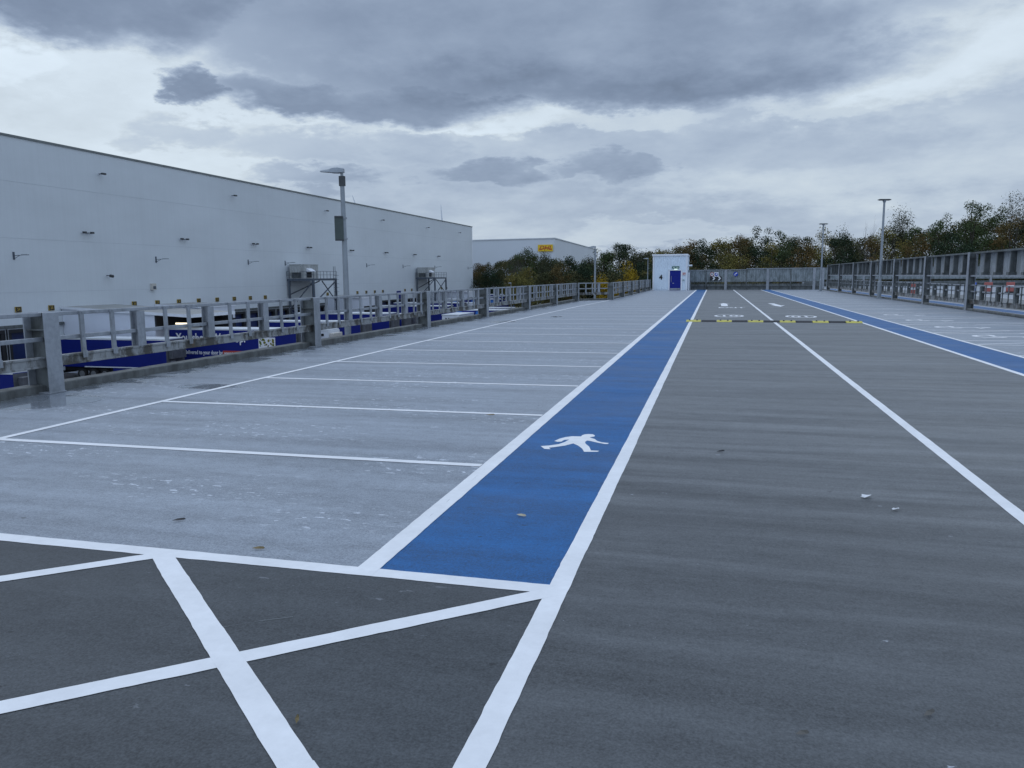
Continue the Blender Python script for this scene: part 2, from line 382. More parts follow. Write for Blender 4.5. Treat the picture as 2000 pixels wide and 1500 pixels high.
# wheelchair symbols in the right hand bays
for y, lab in ((21.7,'nearest white wheelchair symbol painted in the right hand bays'), (25.2,'second nearest white wheelchair symbol in the right hand bays'), (28.8,'third white wheelchair symbol along the right hand bays, counted from the viewer'), (32.4,'farthest white wheelchair symbol in the right hand bays')):
    m = MB(); cx = 6.75; N = 20
    for i in range(3, 18):
        a0, a1 = 2*math.pi*i/N, 2*math.pi*(i+1)/N
        m.poly([(cx+.40*math.cos(a0), y+.45*math.sin(a0)), (cx+.40*math.cos(a1), y+.45*math.sin(a1)), (cx+.28*math.cos(a1), y+.31*math.sin(a1)), (cx+.28*math.cos(a0), y+.31*math.sin(a0))], .008)
    m.line((cx+.05,y-.05),(cx+.75,y-.05),.13,.0085); m.line((cx+.1,y-.1),(cx+.1,y+.5),.12,.0088); m.line((cx+.7,y-.1),(cx+.75,y-.5),.12,.0088)
    m.poly([(cx+.95+.13*math.cos(2*math.pi*i/12), y-.05+.14*math.sin(2*math.pi*i/12)) for i in range(12)], .008)
    tag(m.build('wheelchair_symbol', M_white), lab, 'road marking', 'wheelchair symbols in the right hand bays')

# speed bump
sb = thing('speed_bump', 'black and yellow rubber speed bump across the dark lane', 'speed bump', (-.9,27.4,0))
L = 5.6/11
for i in range(11):
    x0 = -.9 + i*L; m = MB(); e = .012
    prof = [(-.19,0),(-.15,.03),(-.06,.055),(.06,.055),(.15,.03),(.19,0)]
    y0 = 27.35 - .06*i*L/5.6*4
    n = len(prof); vs = [(x0+e, y0+p[0], p[1]+.004) for p in prof] + [(x0+L-e, y0+p[0], p[1]+.004) for p in prof]
    m._add(vs, [tuple(range(n)), tuple(reversed(range(n, 2*n)))] + [(a, n+a, n+(a+1) % n, (a+1) % n) for a in range(n)])
    sg = m.build('bump_segment', M_yellow if i % 2 == 0 else M_rubber, sb)
    if i % 2 == 0:
        for dx in (.13, .37): q = MB(); q.tube((x0+dx, y0-.09, .05), (x0+dx, y0-.10, .058), .03, n=8); q.build('bolt_cap', M_rubber, sg)

# ------------------------------------------------------------------ barriers
def hpost(mb, o, u, n, z1, wid=.26, dep=.38, z0=0.):
    h = wid/2
    mb.obox(o, u, n, (-h,h), (-.02,0), (z0,z1)); mb.obox(o, u, n, (-h,h), (-dep,-dep+.02), (z0,z1)); mb.obox(o, u, n, (-h-.012,h+.012), (-dep-.01,.012), (z0+.001,z0+.02))
def barrier(root, pts, nsign=1, ztop=1.15, zmid=.77, zb=(.37,.52), post_h=1.15, post_dep=.38, skip_posts=(), spacing=.6, thickw=.17, bal=.07, off=0., mpost=None, mbal=None):
    """posts at pts; rails, beam and members between them.  n points to the aisle"""
    for i, p in enumerate(pts):
        q = pts[i+1] if i < len(pts)-1 else pts[i-1]
        u = (Vector(q)-Vector(p)).normalized() * (1 if i < len(pts)-1 else -1); n = Vector((u.y,-u.x))*nsign
        if i not in skip_posts:
            m = MB(); hpost(m, p, u, n, post_h, .26, post_dep); po = bevel(m.build('post', mpost or M_steel, root), .004, 1)
            m = MB(); m.obox(p, u, n, (-.012,.012), (-post_dep+.021,-.021), (.0201,post_h-.004)); m.obox(p, u, n, (-.10,.10), (-post_dep+.021,-.021), (post_h-.25,post_h-.235)); m.build('web', M_steeldark, po)  # darker web: dirt plus the recess shade put into its colour
    for i in range(len(pts)-1):
        p, q = Vector(pts[i]), Vector(pts[i+1]); Lg = (q-p).length; u = (q-p)/Lg; n = Vector((u.y,-u.x))*nsign
        a0, a1 = .02, Lg-.02
        m = MB(); m.obox(p,u,n,(a0,a1),(-.20-off,-.142-off),(ztop-.055,ztop)); bevel(m.build('top_rail', M_steel, root), .006, 1)
        m = MB(); m.obox(p,u,n,(a0,a1),(-.195-off,-.145-off),(zmid-.03,zmid+.03)); bevel(m.build('mid_rail', M_steel, root), .006, 1)
        m = MB(); m.obox(p,u,n,(a0,a1),(-.25-off,-.125-off),(zb[0],zb[1])); m.obox(p,u,n,(a0,a1),(-.125-off,-.110-off),(zb[1]-.03,zb[1]+.003)); m.obox(p,u,n,(a0,a1),(-.125-off,-.110-off),(zb[0]-.003,zb[0]+.028))
        bevel(m.build('bottom_beam', M_beam, root), .005, 1)
        k = 1; a = spacing + .05
        while a < Lg - .3:
            m = MB()
            if k % 3 == 0:
                h = thickw/2
                m.obox(p,u,n,(a-h,a+h),(-.115-off,-.100-off),(zb[1]-.002,ztop-.06)); m.obox(p,u,n,(a-.01,a+.01),(-.23-off,-.115-off),(zb[1],ztop-.058)); m.obox(p,u,n,(a-h,a+h),(-.245-off,-.23-off),(zb[1]+.001,ztop-.06))
                m.build('stub_post', mbal or M_steel, root)
            else:
                h = bal/2
                m.obox(p,u,n,(a-h,a+h),(-.139-off,-.104-off),(zb[1]+.006,ztop-.004)); m.obox(p,u,n,(a-h-.008,a+h+.008),(-.107-off,-.094-off),(zb[1]-.075,zb[1]+.03))
                for zz in (zb[1]-.02, zmid, ztop-.03):
                    c = p + u*a + n*(-.09-off); c2 = p + u*a + n*(-.108-off)
                    m.tube((c2.x,c2.y,zz),(c.x,c.y,zz),.012,n=6)
                m.build('baluster', mbal or M_steel, root)
            k += 1; a += spacing
ys = [2.1, 8.93, 16.3, 23.3, 29.6, 36.4, 42.6, 49.1]
b1 = thing('edge_barrier', 'long stained steel edge barrier along the left side of the deck, nearest run', 'barrier', (kx(9),9,0))
barrier(b1, [(kx(y), y) for y in ys])
b2 = thing('edge_barrier', 'short steel barrier panel turned across the deck where the left barrier steps inwards', 'barrier', (-8.3,49.3,0))
barrier(b2, [(kx(49.4)-.02,49.45),(-6.62,51.0)], skip_posts=(0,1), spacing=.5)
b3 = thing('edge_barrier', 'farther run of steel edge barrier ending at the white stair hut', 'barrier', (-6.45,51.1,0))
barrier(b3, [(-6.38,51.1),(-6.4,57.6),(-6.42,64.1),(-6.44,70.6),(-6.46,77.1),(-6.48,83.2)], spacing=.9)
m = MB()
P0, P1 = Vector((kx(-14),-14)), Vector((kx(49.4),49.4)); u = (P1-P0).normalized(); n = Vector((u.y,-u.x))
m.obox(P0,u,n,(0,(P1-P0).length),(-.46,-.19),(-.9,.115)); m.box(-6.98,-6.62,51.15,88,-.9,.1)
q0, q1 = Vector((-8.45,49.5)), Vector((-6.75,51.1)); uu = (q1-q0).normalized(); nn = Vector((uu.y,-uu.x)); m.obox(q0,uu,nn,(0,(q1-q0).length),(-.46,-.19),(-.9,.11))
struct(bevel(m.build('deck_kerb', M_conc), .02, 2))
m = MB(); m.box(10.42,10.72,-13,84,.001,.09); struct(bevel(m.build('deck_kerb', M_conc), .02, 2))

# right hand screen barrier
rs = thing('screen_barrier', 'tall steel screen on posts with low barrier along the right edge of the deck', 'barrier', (10.4,36.8,0))
ry = [22.6, 29.7, 36.8, 43.85, 50.9, 57.95, 65.0, 72.05, 79.1]
barrier(rs, [(10.4, y) for y in ry], nsign=-1, ztop=1.09, zmid=.80, zb=(.29,.47), post_h=2.44, post_dep=.30, spacing=.62, thickw=.15, bal=.04, mpost=M_steel, mbal=M_steeldark)
for y0, y1 in zip(ry[:-1], ry[1:]):
    if y0 < 25: continue
    p = Vector((10.4,y0)); u = Vector((0,1)); n = Vector((-1,0)); Lg = y1-y0
    m = MB(); m.obox(p,u,n,(.02,Lg-.02),(-.24,-.10),(1.42,1.49)); m.build('screen_rail', M_steel, rs)
    m = MB(); m.obox(p,u,n,(0.14,Lg-.14),(-.44,-.12),(2.375,2.445)); m.build('coping', M_steeldark, rs)
    m = MB(); m.corr(p,u,n,.16,Lg-.16,-.42,1.46,2.372,.25,.03); m.build('cladding_panel', M_cladin, rs)
    for k in range(1, 5):
        a = Lg*k/5
        m = MB(); m.obox(p,u,n,(a-.05,a+.05),(-.385,-.19),(1.492,2.37)); m.obox(p,u,n,(a-.11,a+.11),(-.385,-.13),(1.493,1.60)); m.build('bracket', M_steeldark, rs)
# end wall
ew = thing('end_wall', 'grey profiled end wall closing the deck beyond the lane', 'wall', (4,84.5,0))
E0, E1 = Vector((-2.6,85.95)), Vector((10.6,83.6)); u = (E1-E0).normalized(); n = Vector((u.y,-u.x)); LE = (E1-E0).length
px = [0., 1.78, 3.85, 5.95, 8.1, 10.35, 12.6, LE]
for i in range(len(px)-1):
    a0, a1 = px[i]+.05, px[i+1]-.05; zt = 2.12 if i < 3 else 2.22
    m = MB(); m.corr(E0,u,n,a0,a1,-.10,.86,zt-.07,.22,.035); m.build('cladding_panel', M_clad, ew)
    m = MB(); m.obox(E0,u,n,(a0-.05,a1+.05),(-.16,-.0),(zt-.07,zt)); m.build('coping', M_steel, ew)
    m = MB(); m.obox(E0,u,n,(a0,a1),(-.16,-.03),(.78,.86)); m.build('screen_rail', M_steeldark, ew)
    m = MB(); m.obox(E0,u,n,(a0,a1),(-.22,-.12),(.36,.58)); m.obox(E0,u,n,(a0,a1),(-.20,-.14),(.62,.66)); m.build('crash_beam', M_steeldark, ew)
for i, a in enumerate(px):
    full = i in (0, 2, 4, 6, 7)
    m = MB(); m.obox(E0,u,n,(a-(.13 if full else .04),a+(.13 if full else .04)),(-.28,.0 if full else -.05),(0.,(2.10 if i < 4 else 2.19))); m.build('post', M_steel if full else M_steeldark, ew)
m = MB(); m.obox(E0,u,n,(0,LE),(-.5,-.3),(.0,.36)); m.build('upstand', M_steeldark, ew)
# the screen that closes the neighbouring deck
e2 = thing('end_wall', 'dark profiled end wall closing the neighbouring deck on the right', 'wall', (28,104,0))
F0, F1 = Vector((10.9,104)), Vector((46,104)); u = Vector((1,0)); n = Vector((0,-1))
for i in range(5):
    a0, a1 = i*7.02, (i+1)*7.02
    m = MB(); m.corr(F0,u,n,a0+.1,a1-.1,-.1,.9,2.3,.25,.03); m.build('cladding_panel', M_clad, e2)
    m = MB(); m.obox(F0,u,n,(a0,a1),(-.2,.02),(2.3,2.38)); m.obox(F0,u,n,(a0,a1),(-.2,.0),(.82,.9)); m.build('screen_rail', M_steeldark, e2)
    m = MB(); m.obox(F0,u,n,(a0,a1),(-.3,-.12),(.3,.62)); m.build('crash_beam', M_steeldark, e2)
    m = MB(); m.obox(F0,u,n,(a0-.12,a0+.12),(-.3,.03),(0,2.36)); m.build('post', M_steel, e2)
m = MB(); m.obox(F0,u,n,(0,35),(-.5,-.32),(0,.32)); m.build('upstand', M_steeldark, e2)
m = MB(); m.box(10.75,10.95,85,104,0,.25)
side = m.build('side_kerb', M_conc, e2)

# ------------------------------------------------------------------ signs on the end wall
def wallpt(a, off): v = E0 + Vector(((E1-E0).normalized().x, (E1-E0).normalized().y))*a; nn = Vector(((E1-E0).normalized().y, -(E1-E0).normalized().x)); return v + nn*off
ang = math.atan2((E1-E0).y, (E1-E0).x)
def sign_root(name, label, a, z):
    v = wallpt(a, .03); return thing(name, label, 'sign', (v.x, v.y, z))
def frame4(root): return T(*root.location) @ Matrix.Rotation(ang, 4, 'Z')
def flat_part(root, name, pts, y0, y1, m):
    q = MB(); q.xzprism(pts, y0, y1); o = q.build(name, m, None); M = Matrix.Rotation(ang, 4, 'Z'); o.data.transform(M); o.parent = root; return o
circ = lambda r, cx=0, cz=0, N=24: [(cx+r*math.cos(2*math.pi*i/N), cz+r*math.sin(2*math.pi*i/N)) for i in range(N)]
a_s = 2.25
s1 = sign_root('round_sign', 'round white sign with red rim above the chevron board', 2.42, 1.64); flat_part(s1,'rim',circ(.21),-.02,0,M_red); flat_part(s1,'face',circ(.165),-.026,-.021,M_signwhite); flat_part(s1,'symbol',[(-.09,-.06),(-.02,-.06),(-.02,.08),(-.09,.08)],-.031,-.027,M_black); flat_part(s1,'symbol',[(.03,-.06),(.09,-.06),(.09,.08),(.03,.08)],-.031,-.027,M_black)
s2 = sign_root('arrow_sign', 'square white sign with blue arrow disc beside the round red rimmed sign', 2.88, 1.62); flat_part(s2,'plate',[(-.23,-.24),(.23,-.24),(.23,.24),(-.23,.24)],-.02,0,M_signwhite); flat_part(s2,'disc',circ(.18),-.026,-.021,M_signblue); flat_part(s2,'arrow',[(-.10,-.03),(.0,.06),(-.05,.11),(.12,.12),(.11,-.05),(.06,.0),(-.03,-.1)],-.031,-.027,M_signwhite)
s3 = sign_root('chevron_board', 'black board with two white chevrons pointing right on the grey end wall', 2.83, 1.2)
flat_part(s3,'board',[(-.60,-.2),(.60,-.2),(.60,.2),(-.60,.2)],-.02,0,M_black)
for cx in (-.34, .26): flat_part(s3,'chevron',[(cx-.04,-.19),(cx+.12,-.19),(cx+.28,0),(cx+.12,.19),(cx-.04,.19),(cx+.12,0)],-.026,-.021,M_signwhite)
s4 = sign_root('arrow_sign', 'round blue sign with white turning arrow alone on the grey end wall', 4.88, 1.64); flat_part(s4,'disc',circ(.24),-.02,0,M_signblue); flat_part(s4,'arrow',[(-.11,-.15),(-.04,-.15),(-.04,.0),(.03,.05),(.06,.0),(.17,.12),(.03,.17),(.04,.11),(-.06,.07),(-.11,.0)],-.026,-.021,M_signwhite)

# ------------------------------------------------------------------ stair hut
hx0, hx1, hy0, hy1, hz = -6.3, -2.72, 83.3, 88.6, 3.74
h = thing('stair_hut', 'white profiled stair hut with navy door at the far end of the deck', 'hut', (hx0,hy0,0))
m = MB(); m.box(hx0+.04,hx1-.04,hy0+.05,hy1,0,hz-.1); m.corr((hx0,hy0+.05),(1,0),(0,-1),.1,1.55,.004,.12,hz-.16,.19,.032); m.corr((hx0,hy0+.05),(1,0),(0,-1),1.55,3.05,.004,2.2,hz-.16,.19,.032); m.corr((hx0,hy0+.05),(1,0),(0,-1),3.05,hx1-hx0-.1,.004,.12,hz-.16,.19,.032)
m.corr((hx1-.04,hy0),(0,1),(1,0),.1,hy1-hy0,.004,.1,hz-.16,.19,.032); m.build('wall', M_hut, h)
m = MB(); m.box(hx0-.06,hx1+.06,hy0-.06,hy1+.06,hz-.15,hz-.02); m.box(hx0-.03,hx1+.03,hy0-.03,hy1+.03,hz-.02,hz+.03); m.build('roof_trim', M_trim, h)
m = MB()
for x in (hx0, hx1-.16): m.box(x,x+.16,hy0-.005,hy0+.055,.0,hz-.152)
m.box(hx1-.05,hx1+.008,hy0+.056,hy0+.2,0,hz-.153); m.build('corner_trim', M_trim, h)
m = MB(); m.box(-4.66,-4.52,hy0-.04,hy0+.045,0,2.06); m.box(-3.38,-3.24,hy0-.04,hy0+.045,0,2.06); m.box(-4.68,-3.22,hy0-.05,hy0+.045,2.061,2.14); fr = m.build('door_frame', M_trim, h)
m = MB(); m.box(-4.52,-3.38,hy0+.0,hy0+.044,.02,2.058); dr = m.build('door', M_door, h)
m = MB(); m.tube((-4.36,hy0-.05,.85),(-4.36,hy0-.05,1.5),.02,n=8); m.box(-4.375,-4.345,hy0-.05,hy0-.001,.9,.94); m.box(-4.375,-4.345,hy0-.05,hy0-.001,1.42,1.46); m.build('handle', M_steel, dr)
m = MB(); m.box(-4.48,-3.42,hy0-.008,hy0-.001,.05,.22); m.build('kick_plate', M_steel, dr)
m = MB(); m.box(-4.22,-4.08,hy0-.02,hy0-.001,.70,.78); m.build('lock', M_steel, dr)
text_part('numeral', '4', .62, M_black, h, T(-5.44,hy0-.02,1.36) @ FRONT, .035, .006)
m = MB(); m.box(-4.08,-3.74,hy0-.16,hy0-.051,2.15,2.24); m.build('door_light', M_lens, h)
m = MB(); m.box(-2.62,-2.5,hy0+.3,hy0+.42,.0,1.85); m.build('downpipe', M_trim, h)
es = thing('exit_sign', 'green exit sign with white arrow above the navy door of the hut', 'sign', (-3.93,hy0-.05,2.4)); 
m = MB(); m.box(-4.3,-3.56,hy0-.07,hy0-.02,2.27,2.5); m.build('plate', M_green, es)
m = MB(); m.xzprism([(-4.22,2.385),(-4.12,2.32),(-4.12,2.365),(-3.98,2.365),(-3.98,2.405),(-4.12,2.405),(-4.12,2.45)], hy0-.076, hy0-.071); m.box(-3.86,-3.62,hy0-.076,hy0-.071,2.36,2.41); m.build('symbol', M_signwhite, es)
ns = thing('notice_sign', 'small white notice with red lines on the hut beside the door', 'sign', (-3.05,hy0-.03,1.72))
m = MB(); m.box(-3.24,-2.85,hy0-.04,hy0-.015,1.58,1.86); m.build('plate', M_signwhite, ns)
m = MB(); m.box(-3.21,-2.88,hy0-.046,hy0-.041,1.76,1.83); m.box(-3.21,-2.88,hy0-.046,hy0-.041,1.66,1.72); m.box(-3.21,-3.0,hy0-.046,hy0-.041,1.60,1.63); m.build('lettering', M_red, ns)
cb = thing('call_point', 'small green call point box right of the hut door', 'call box', (-3.1,hy0-.03,1.05)); m = MB(); m.box(-3.16,-3.04,hy0-.08,hy0-.02,.98,1.12); m.build('box', M_green, cb); m = MB(); m.box(-3.13,-3.07,hy0-.086,hy0-.081,1.02,1.08); m.build('button', M_signwhite, cb)
fl = thing('floodlight', 'small white floodlight on a bracket at the right side of the hut', 'floodlight', (-2.6,hy0+.5,2.55)); m = MB(); m.bar((-2.72,hy0+.5,2.4),(-2.45,hy0+.5,2.55),.04,.04); m.build('bracket', M_steel, fl); m = MB(); m.box(-2.6,-2.25,hy0+.4,hy0+.6,2.5,2.66); m.build('lamp_head', M_trim, fl)

# ------------------------------------------------------------------ street lamps
def lamp(label, loc, hgt, head, r=.07, base=True, heads=1):
    t = thing('street_lamp', label, 'street lamp', loc); x, y, z = loc
    m = MB(); m.tube((x,y,z),(x,y,z+1.05),r*1.5 if base else r*1.12,n=14); m.tube((x,y,z+1.05),(x,y,z+1.12),r*1.5 if base else r*1.12,r,n=14); m.tube((x,y,z+1.12),(x,y,z+hgt),r,r*.72,n=14); pole = m.build('pole', M_lamp, t, smooth=False)
    m = MB(); m.box(x-r*3,x+r*3,y-r*3,y+r*3,z,z+.03); m.build('base_plate', M_lamp, t)
    if heads == 1:
        hx, hy = head
        d = Vector((hx,hy,0)); Lh = d.length; d.normalize(); s = d.cross(Vector((0,0,1)))
        # tapering luminaire: thick at the pole, thin at the tip
        m = MB(); z1 = z+hgt+.12; secs = [(-.06,.07,.10),(.10,.11,.135),(.24,.12,.12),(.34,.115,.07),(Lh,.06,.03)]
        vs = []
        for a, wd, th in secs:
            c = Vector((x,y,z1)) + d*a
            vs += [c - s*wd - Vector((0,0,th*.35)), c + s*wd - Vector((0,0,th*.35)), c + s*wd*.7 + Vector((0,0,th*.65)), c - s*wd*.7 + Vector((0,0,th*.65))]
        fs = [(3,2,1,0)] + [(4*i+a, 4*i+(a+1) % 4, 4*i+4+(a+1) % 4, 4*i+4+a) for i in range(len(secs)-1) for a in range(4)] + [tuple(4*(len(secs)-1)+a for a in range(4))]
        m._add(vs, fs); m.build('lamp_head', M_lamp, t)
        m = MB(); m.tube((x,y,z+hgt),(x,y,z+hgt+.1),r*.5,n=10); m.build('spigot', M_lamp, t)
    else:
        m = MB(); hx, hy = head
        p0, p1 = Vector((x-hx,y-hy,z+hgt+.1)), Vector((x+hx,y+hy,z+hgt+.1)); m.bar(p0,p1,.24,.05); m.bar(p0+(p1-p0)*.08,p1-(p1-p0)*.08,.18,.09); m.build('lamp_head', M_lampdark, t)
        m = MB(); m.tube((x,y,z+hgt-.1),(x,y,z+hgt+.07),r*.7,r*1.5,n=10); m.build('spigot', M_lamp, t)
    return t
lx, ly = -9.62, 19.15
l1 = lamp('tall grey street lamp with a side plate behind the left barrier, nearest lamp', (lx,ly,.0), 4.28, (-.56,-.12), .078, False)
m = MB(); m.tube((lx,ly,4.02),(lx,ly,4.27),.088,n=14); m.build('collar', M_lampdark, l1)
m = MB(); m.tube((lx,ly,3.16),(lx,ly,3.2),.09,n=12); m.tube((lx,ly,2.62),(lx,ly,2.66),.09,n=12); m.build('clamp_band', M_steel, l1)
m = MB(); m.obox((lx,ly),Vector((-.86,-.5)).normalized(),Vector((.5,-.86)).normalized(),(.02,.245),(.09,.105),(2.58,3.23)); pl = m.build('plate', M_plate, l1)
m = MB(); m.obox((lx,ly),Vector((-.86,-.5)).normalized(),Vector((.5,-.86)).normalized(),(.02,.245),(.106,.125),(3.19,3.23)); m.obox((lx,ly),Vector((-.86,-.5)).normalized(),Vector((.5,-.86)).normalized(),(.02,.245),(.106,.125),(2.58,2.62)); m.build('plate_rail', M_lampdark, pl)
lamp('tall double headed street lamp nearest on the right, in front of the screen barrier', (10.2,53.6,0), 6.05, (.36,.12), .085, True, 2)
lamp('double headed street lamp at the corner of the end wall and right barrier', (9.55,76.5,0), 6.0, (.36,.12), .085, True, 2)
lamp('street lamp standing beyond the short cross panel of the left barrier', (-.1493*55.5,55.5,-.5), 4.0, (-.62,-.1), .075, False)
lamp('thin distant street lamp left of the white hut', (-.0818*92,92,-4.0), 7.4, (-.55,-.1), .06, False)
lamp('very small far lamp rising above the left barrier in front of the trees', (-.2618*112,112,yard), 8.3, (-.4,-.1), .06, False)

# ------------------------------------------------------------------ warehouse
W = -64.
wh = thing('warehouse', 'huge white warehouse with a long blank wall across the lorry yard', 'warehouse', (W,60,yard))
m = MB(); m.box(-190,W,-60,203.3,yard,14.95); m.build('wall', M_wh, wh)
m = MB(); m.box(-190.2,W+.10,-60.2,203.4,14.951,15.15); m.build('roof_coping', M_coping, wh)
m = MB()
for z in (10.85, 5.60, .50): m.box(W,W+.012,-60,203.25,z-.02,z+.02)
m.build('panel_seam', M_seam, wh)
m = MB(); m.box(W-.2,W+.012,203.05,203.32,yard,14.94); m.build('corner_trim', M_trim, wh)
def dock(y):
    m = MB(); m.box(W+.01,W+.5,y-1.75,y+1.75,yard+4.55,yard+4.9); m.box(W+.01,W+.45,y-1.75,y-1.35,yard+.9,yard+4.55); m.box(W+.01,W+.45,y+1.35,y+1.75,yard+.9,yard+4.55); m.box(W+.01,W+.35,y-1.86,y+1.86,yard,yard+.89); sh = m.build('dock_shelter', M_dark, wh)
    m = MB(); m.box(W+.011,W+.06,y-1.35,y+1.35,yard+1.1,yard+4.55); m.build('door', M_dockdoor, sh)
    m = MB(); m.bar((W+.52,y-1.78,yard+.9),(W+.52,y-1.78,yard+4.9),.05,.07); m.bar((W+.52,y+1.78,yard+.9),(W+.52,y+1.78,yard+4.9),.05,.07); m.bar((W+.52,y-1.805,yard+4.92),(W+.52,y+1.805,yard+4.92),.05,.07); m.build('frame', M_steel, sh)
for a, b in ((30,64.2),(86,119.5)): m = MB(); m.box(W+.005,W+.3,a,b,yard+4.98,yard+5.25); m.build('dock_fascia', M_steeldark, wh)
pods = [(64.3,71.4), (78.0,84.8), (120.3,127.2), (171.0,177.0)]
SY = [59.2+3.82*k for k in range(-3, 36)]
for y in SY:
    if not any(a-1.5 < y < b+1.5 for a, b in pods): dock(y)
m = MB(); m.box(W+.01,W+.08,150.2,152.4,yard+2.5,yard+6.6); m.build('blue_panel', M_trblue, wh)
# dock number signs
nums = []
for k, y in enumerate(SY):
    r = (y-59.2)/3.82
    if r < -.5 or round(r) in (2, 3, 12, 13, 14, 15, 17, 18, 23, 24, 27, 28, 29, 30) or y > 182: continue
    nums.append((y, 21+k))
ordn = ['first','second','third','fourth','fifth','sixth','seventh','eighth','ninth','tenth','eleventh','twelfth','thirteenth','fourteenth','fifteenth','sixteenth','seventeenth','eighteenth','nineteenth','twentieth','twenty-first','twenty-second','twenty-third','twenty-fourth']
for i, (y, nb) in enumerate(nums):
    t = thing('dock_number_sign', f'black and yellow dock number sign on the warehouse wall, {ordn[i]} from the left', 'sign', (W,y,-1.35), 'dock number signs along the warehouse wall')
    m = MB(); m.box(W+.02,W+.10,y-.34,y+.34,-1.36,-.84); m.build('plate', M_dully, t)
    m = MB(); m.box(W+.101,W+.115,y-.295,y+.295,-1.32,-.88); pn = m.build('panel', M_black, t)
    if i < 12: text_part('numeral', str(nb), .36, M_dully, t, T(W+.118,y,-1.10) @ SIDE, .01, .002)
# wall fittings in three rows
for i, y in enumerate((70.8,94.4,120.5,143.5,168.6,191.4)):
    t = thing('wall_floodlight', f'small floodlight in the top row of the warehouse wall, {ordn[i]} from left', 'wall light', (W,y,12.85), 'top row of lights on the warehouse wall')
    m = MB(); m.bar((W,y,12.85),(W+.5,y,12.85),.08,.08); m.build('bracket', M_frame, t); m = MB(); m.box(W+.45,W+.70,y-.26,y+.26,12.75,12.93); m.build('lamp_head', M_lampdark, t)
for i in range(8):
    y = 68.3 + 15.33*i
    t = thing('wall_camera', f'twin headed camera in the middle row of the warehouse wall, {ordn[i]} from left', 'camera', (W,y,6.55), 'middle row of cameras on the warehouse wall')
    m = MB(); m.bar((W,y,6.5),(W+.35,y,6.5),.1,.1); m.bar((W+.35,y-.5,6.5),(W+.35,y+.5,6.52),.06,.06); m.build('bracket', M_frame, t)
    for dy in (-.5, .5): m = MB(); m.box(W+.2,W+.5,y+dy-.17,y+dy+.13,6.44,6.64); m.build('camera_head', M_lampdark, t)
for i, y in enumerate((59.3,78.6,97.4,107.2,136.2,154.,173.4,199.)):
    z = 3.9
    t = thing('wall_lamp', f'long armed lamp in the lower row of the warehouse wall, {ordn[i]} from left', 'wall light', (W,y,z), 'lower row of arm lamps on the warehouse wall')
    m = MB(); m.box(W,W+.06,y-.09,y+.09,z-.32,z+.4); m.bar((W+.05,y,z+.05),(W+1.2,y,z+.1),.05,.05); m.bar((W+.05,y,z-.25),(W+.7,y,z+.06),.035,.035); m.build('bracket', M_frame, t)
    m = MB(); m.box(W+1.0,W+1.7,y-.13,y+.13,z+.07,z+.16); m.build('lamp_head', M_lamp, t)
t = thing('wall_camera', 'single dark camera low on the warehouse wall above the left annex', 'camera', (W,70.7,2.05)); m = MB(); m.bar((W,70.7,2.1),(W+.6,70.7,2.05),.08,.08); m.build('bracket', M_frame, t); m = MB(); m.tube((W+.6,70.55,2.05),(W+.6,70.95,2.0),.16,n=10); m.build('camera_head', M_lampdark, t)
t = thing('wall_box', 'small cream box low on the warehouse wall above the railing', 'box', (W,77.6,.7)); m = MB(); m.box(W+.01,W+.35,77.3,77.95,.4,1.15); m.build('box', M_cream, t); m = MB(); m.box(W+.351,W+.37,77.4,77.85,.5,.85); m.build('cover', M_frame, t)

# annexes that stick out from the wall
def annex(label, y0, y1, x1, z0, z1, canopy=0.):
    t = thing('loading_annex', label, 'annex', (W,y0,yard))
    m = MB(); m.xzprism([(W+.03,yard),(x1,yard),(x1,z1-.12),(W+.03,z0-.12)], y0, y1); m.build('wall', M_pod, t)
    xr = x1 + canopy; sl = (z1-z0)/(x1-W); zr = z1 + sl*canopy
    m = MB(); m.xzprism([(W+.05,z0-.12),(xr,zr-.12),(xr,zr),(W+.05,z0)], y0-.15, y1+.15); m.build('roof', M_podroof, t)
    m = MB(); m.xzprism([(W+.05,z0-.2),(xr,zr-.26),(xr,zr+.03),(W+.05,z0+.03)], y0-.20, y0-.152); m.xzprism([(xr+.01,zr-.3),(xr+.06,zr-.3),(xr+.06,zr+.03),(xr+.01,zr+.03)], y0-.2, y1+.2); m.build('fascia', M_trim, t)
    if canopy:
        m = MB(); m.box(x1+.01,xr-.1,y1-.3,y1,yard,zr-.2); m.box(x1+.01,x1+.2,y0,y1-.31,yard+4.5,z1-.3); m.build('canopy_screen', M_dark, t)
        m = MB(); m.box(x1+.21,x1+1.0,y1-.5,y1-.31,yard,z1-1.9); m.build('dock_leaf', M_steel, t)
        m = MB(); m.box(x1+1.4,x1+2.9,y0+1.2,y0+1.45,zr-1.02,zr-.86); m.build('strip_light', M_lit, t)
    else:
        m = MB(); m.box(x1+.01,x1+.4,y0+.5,y1-.5,yard+1,yard+4.6); m.build('dock_opening', M_dark, t)
    return t
annex('white loading annex with a lit canopy at the left behind the nearest barrier bay', 64.3, 71.4, -53., -1.05, -1.6, 4.0)
annex('low white loading annex behind the lettered blue trailer', 78., 84.8, -58., -1.3, -1.45)
annex('white loading annex beyond the first plant platform', 120.3, 127.2, -57.5, -1.4, -1.6)
annex('small white loading annex near the far end of the warehouse', 171., 177., -55., -1.5, -1.7)

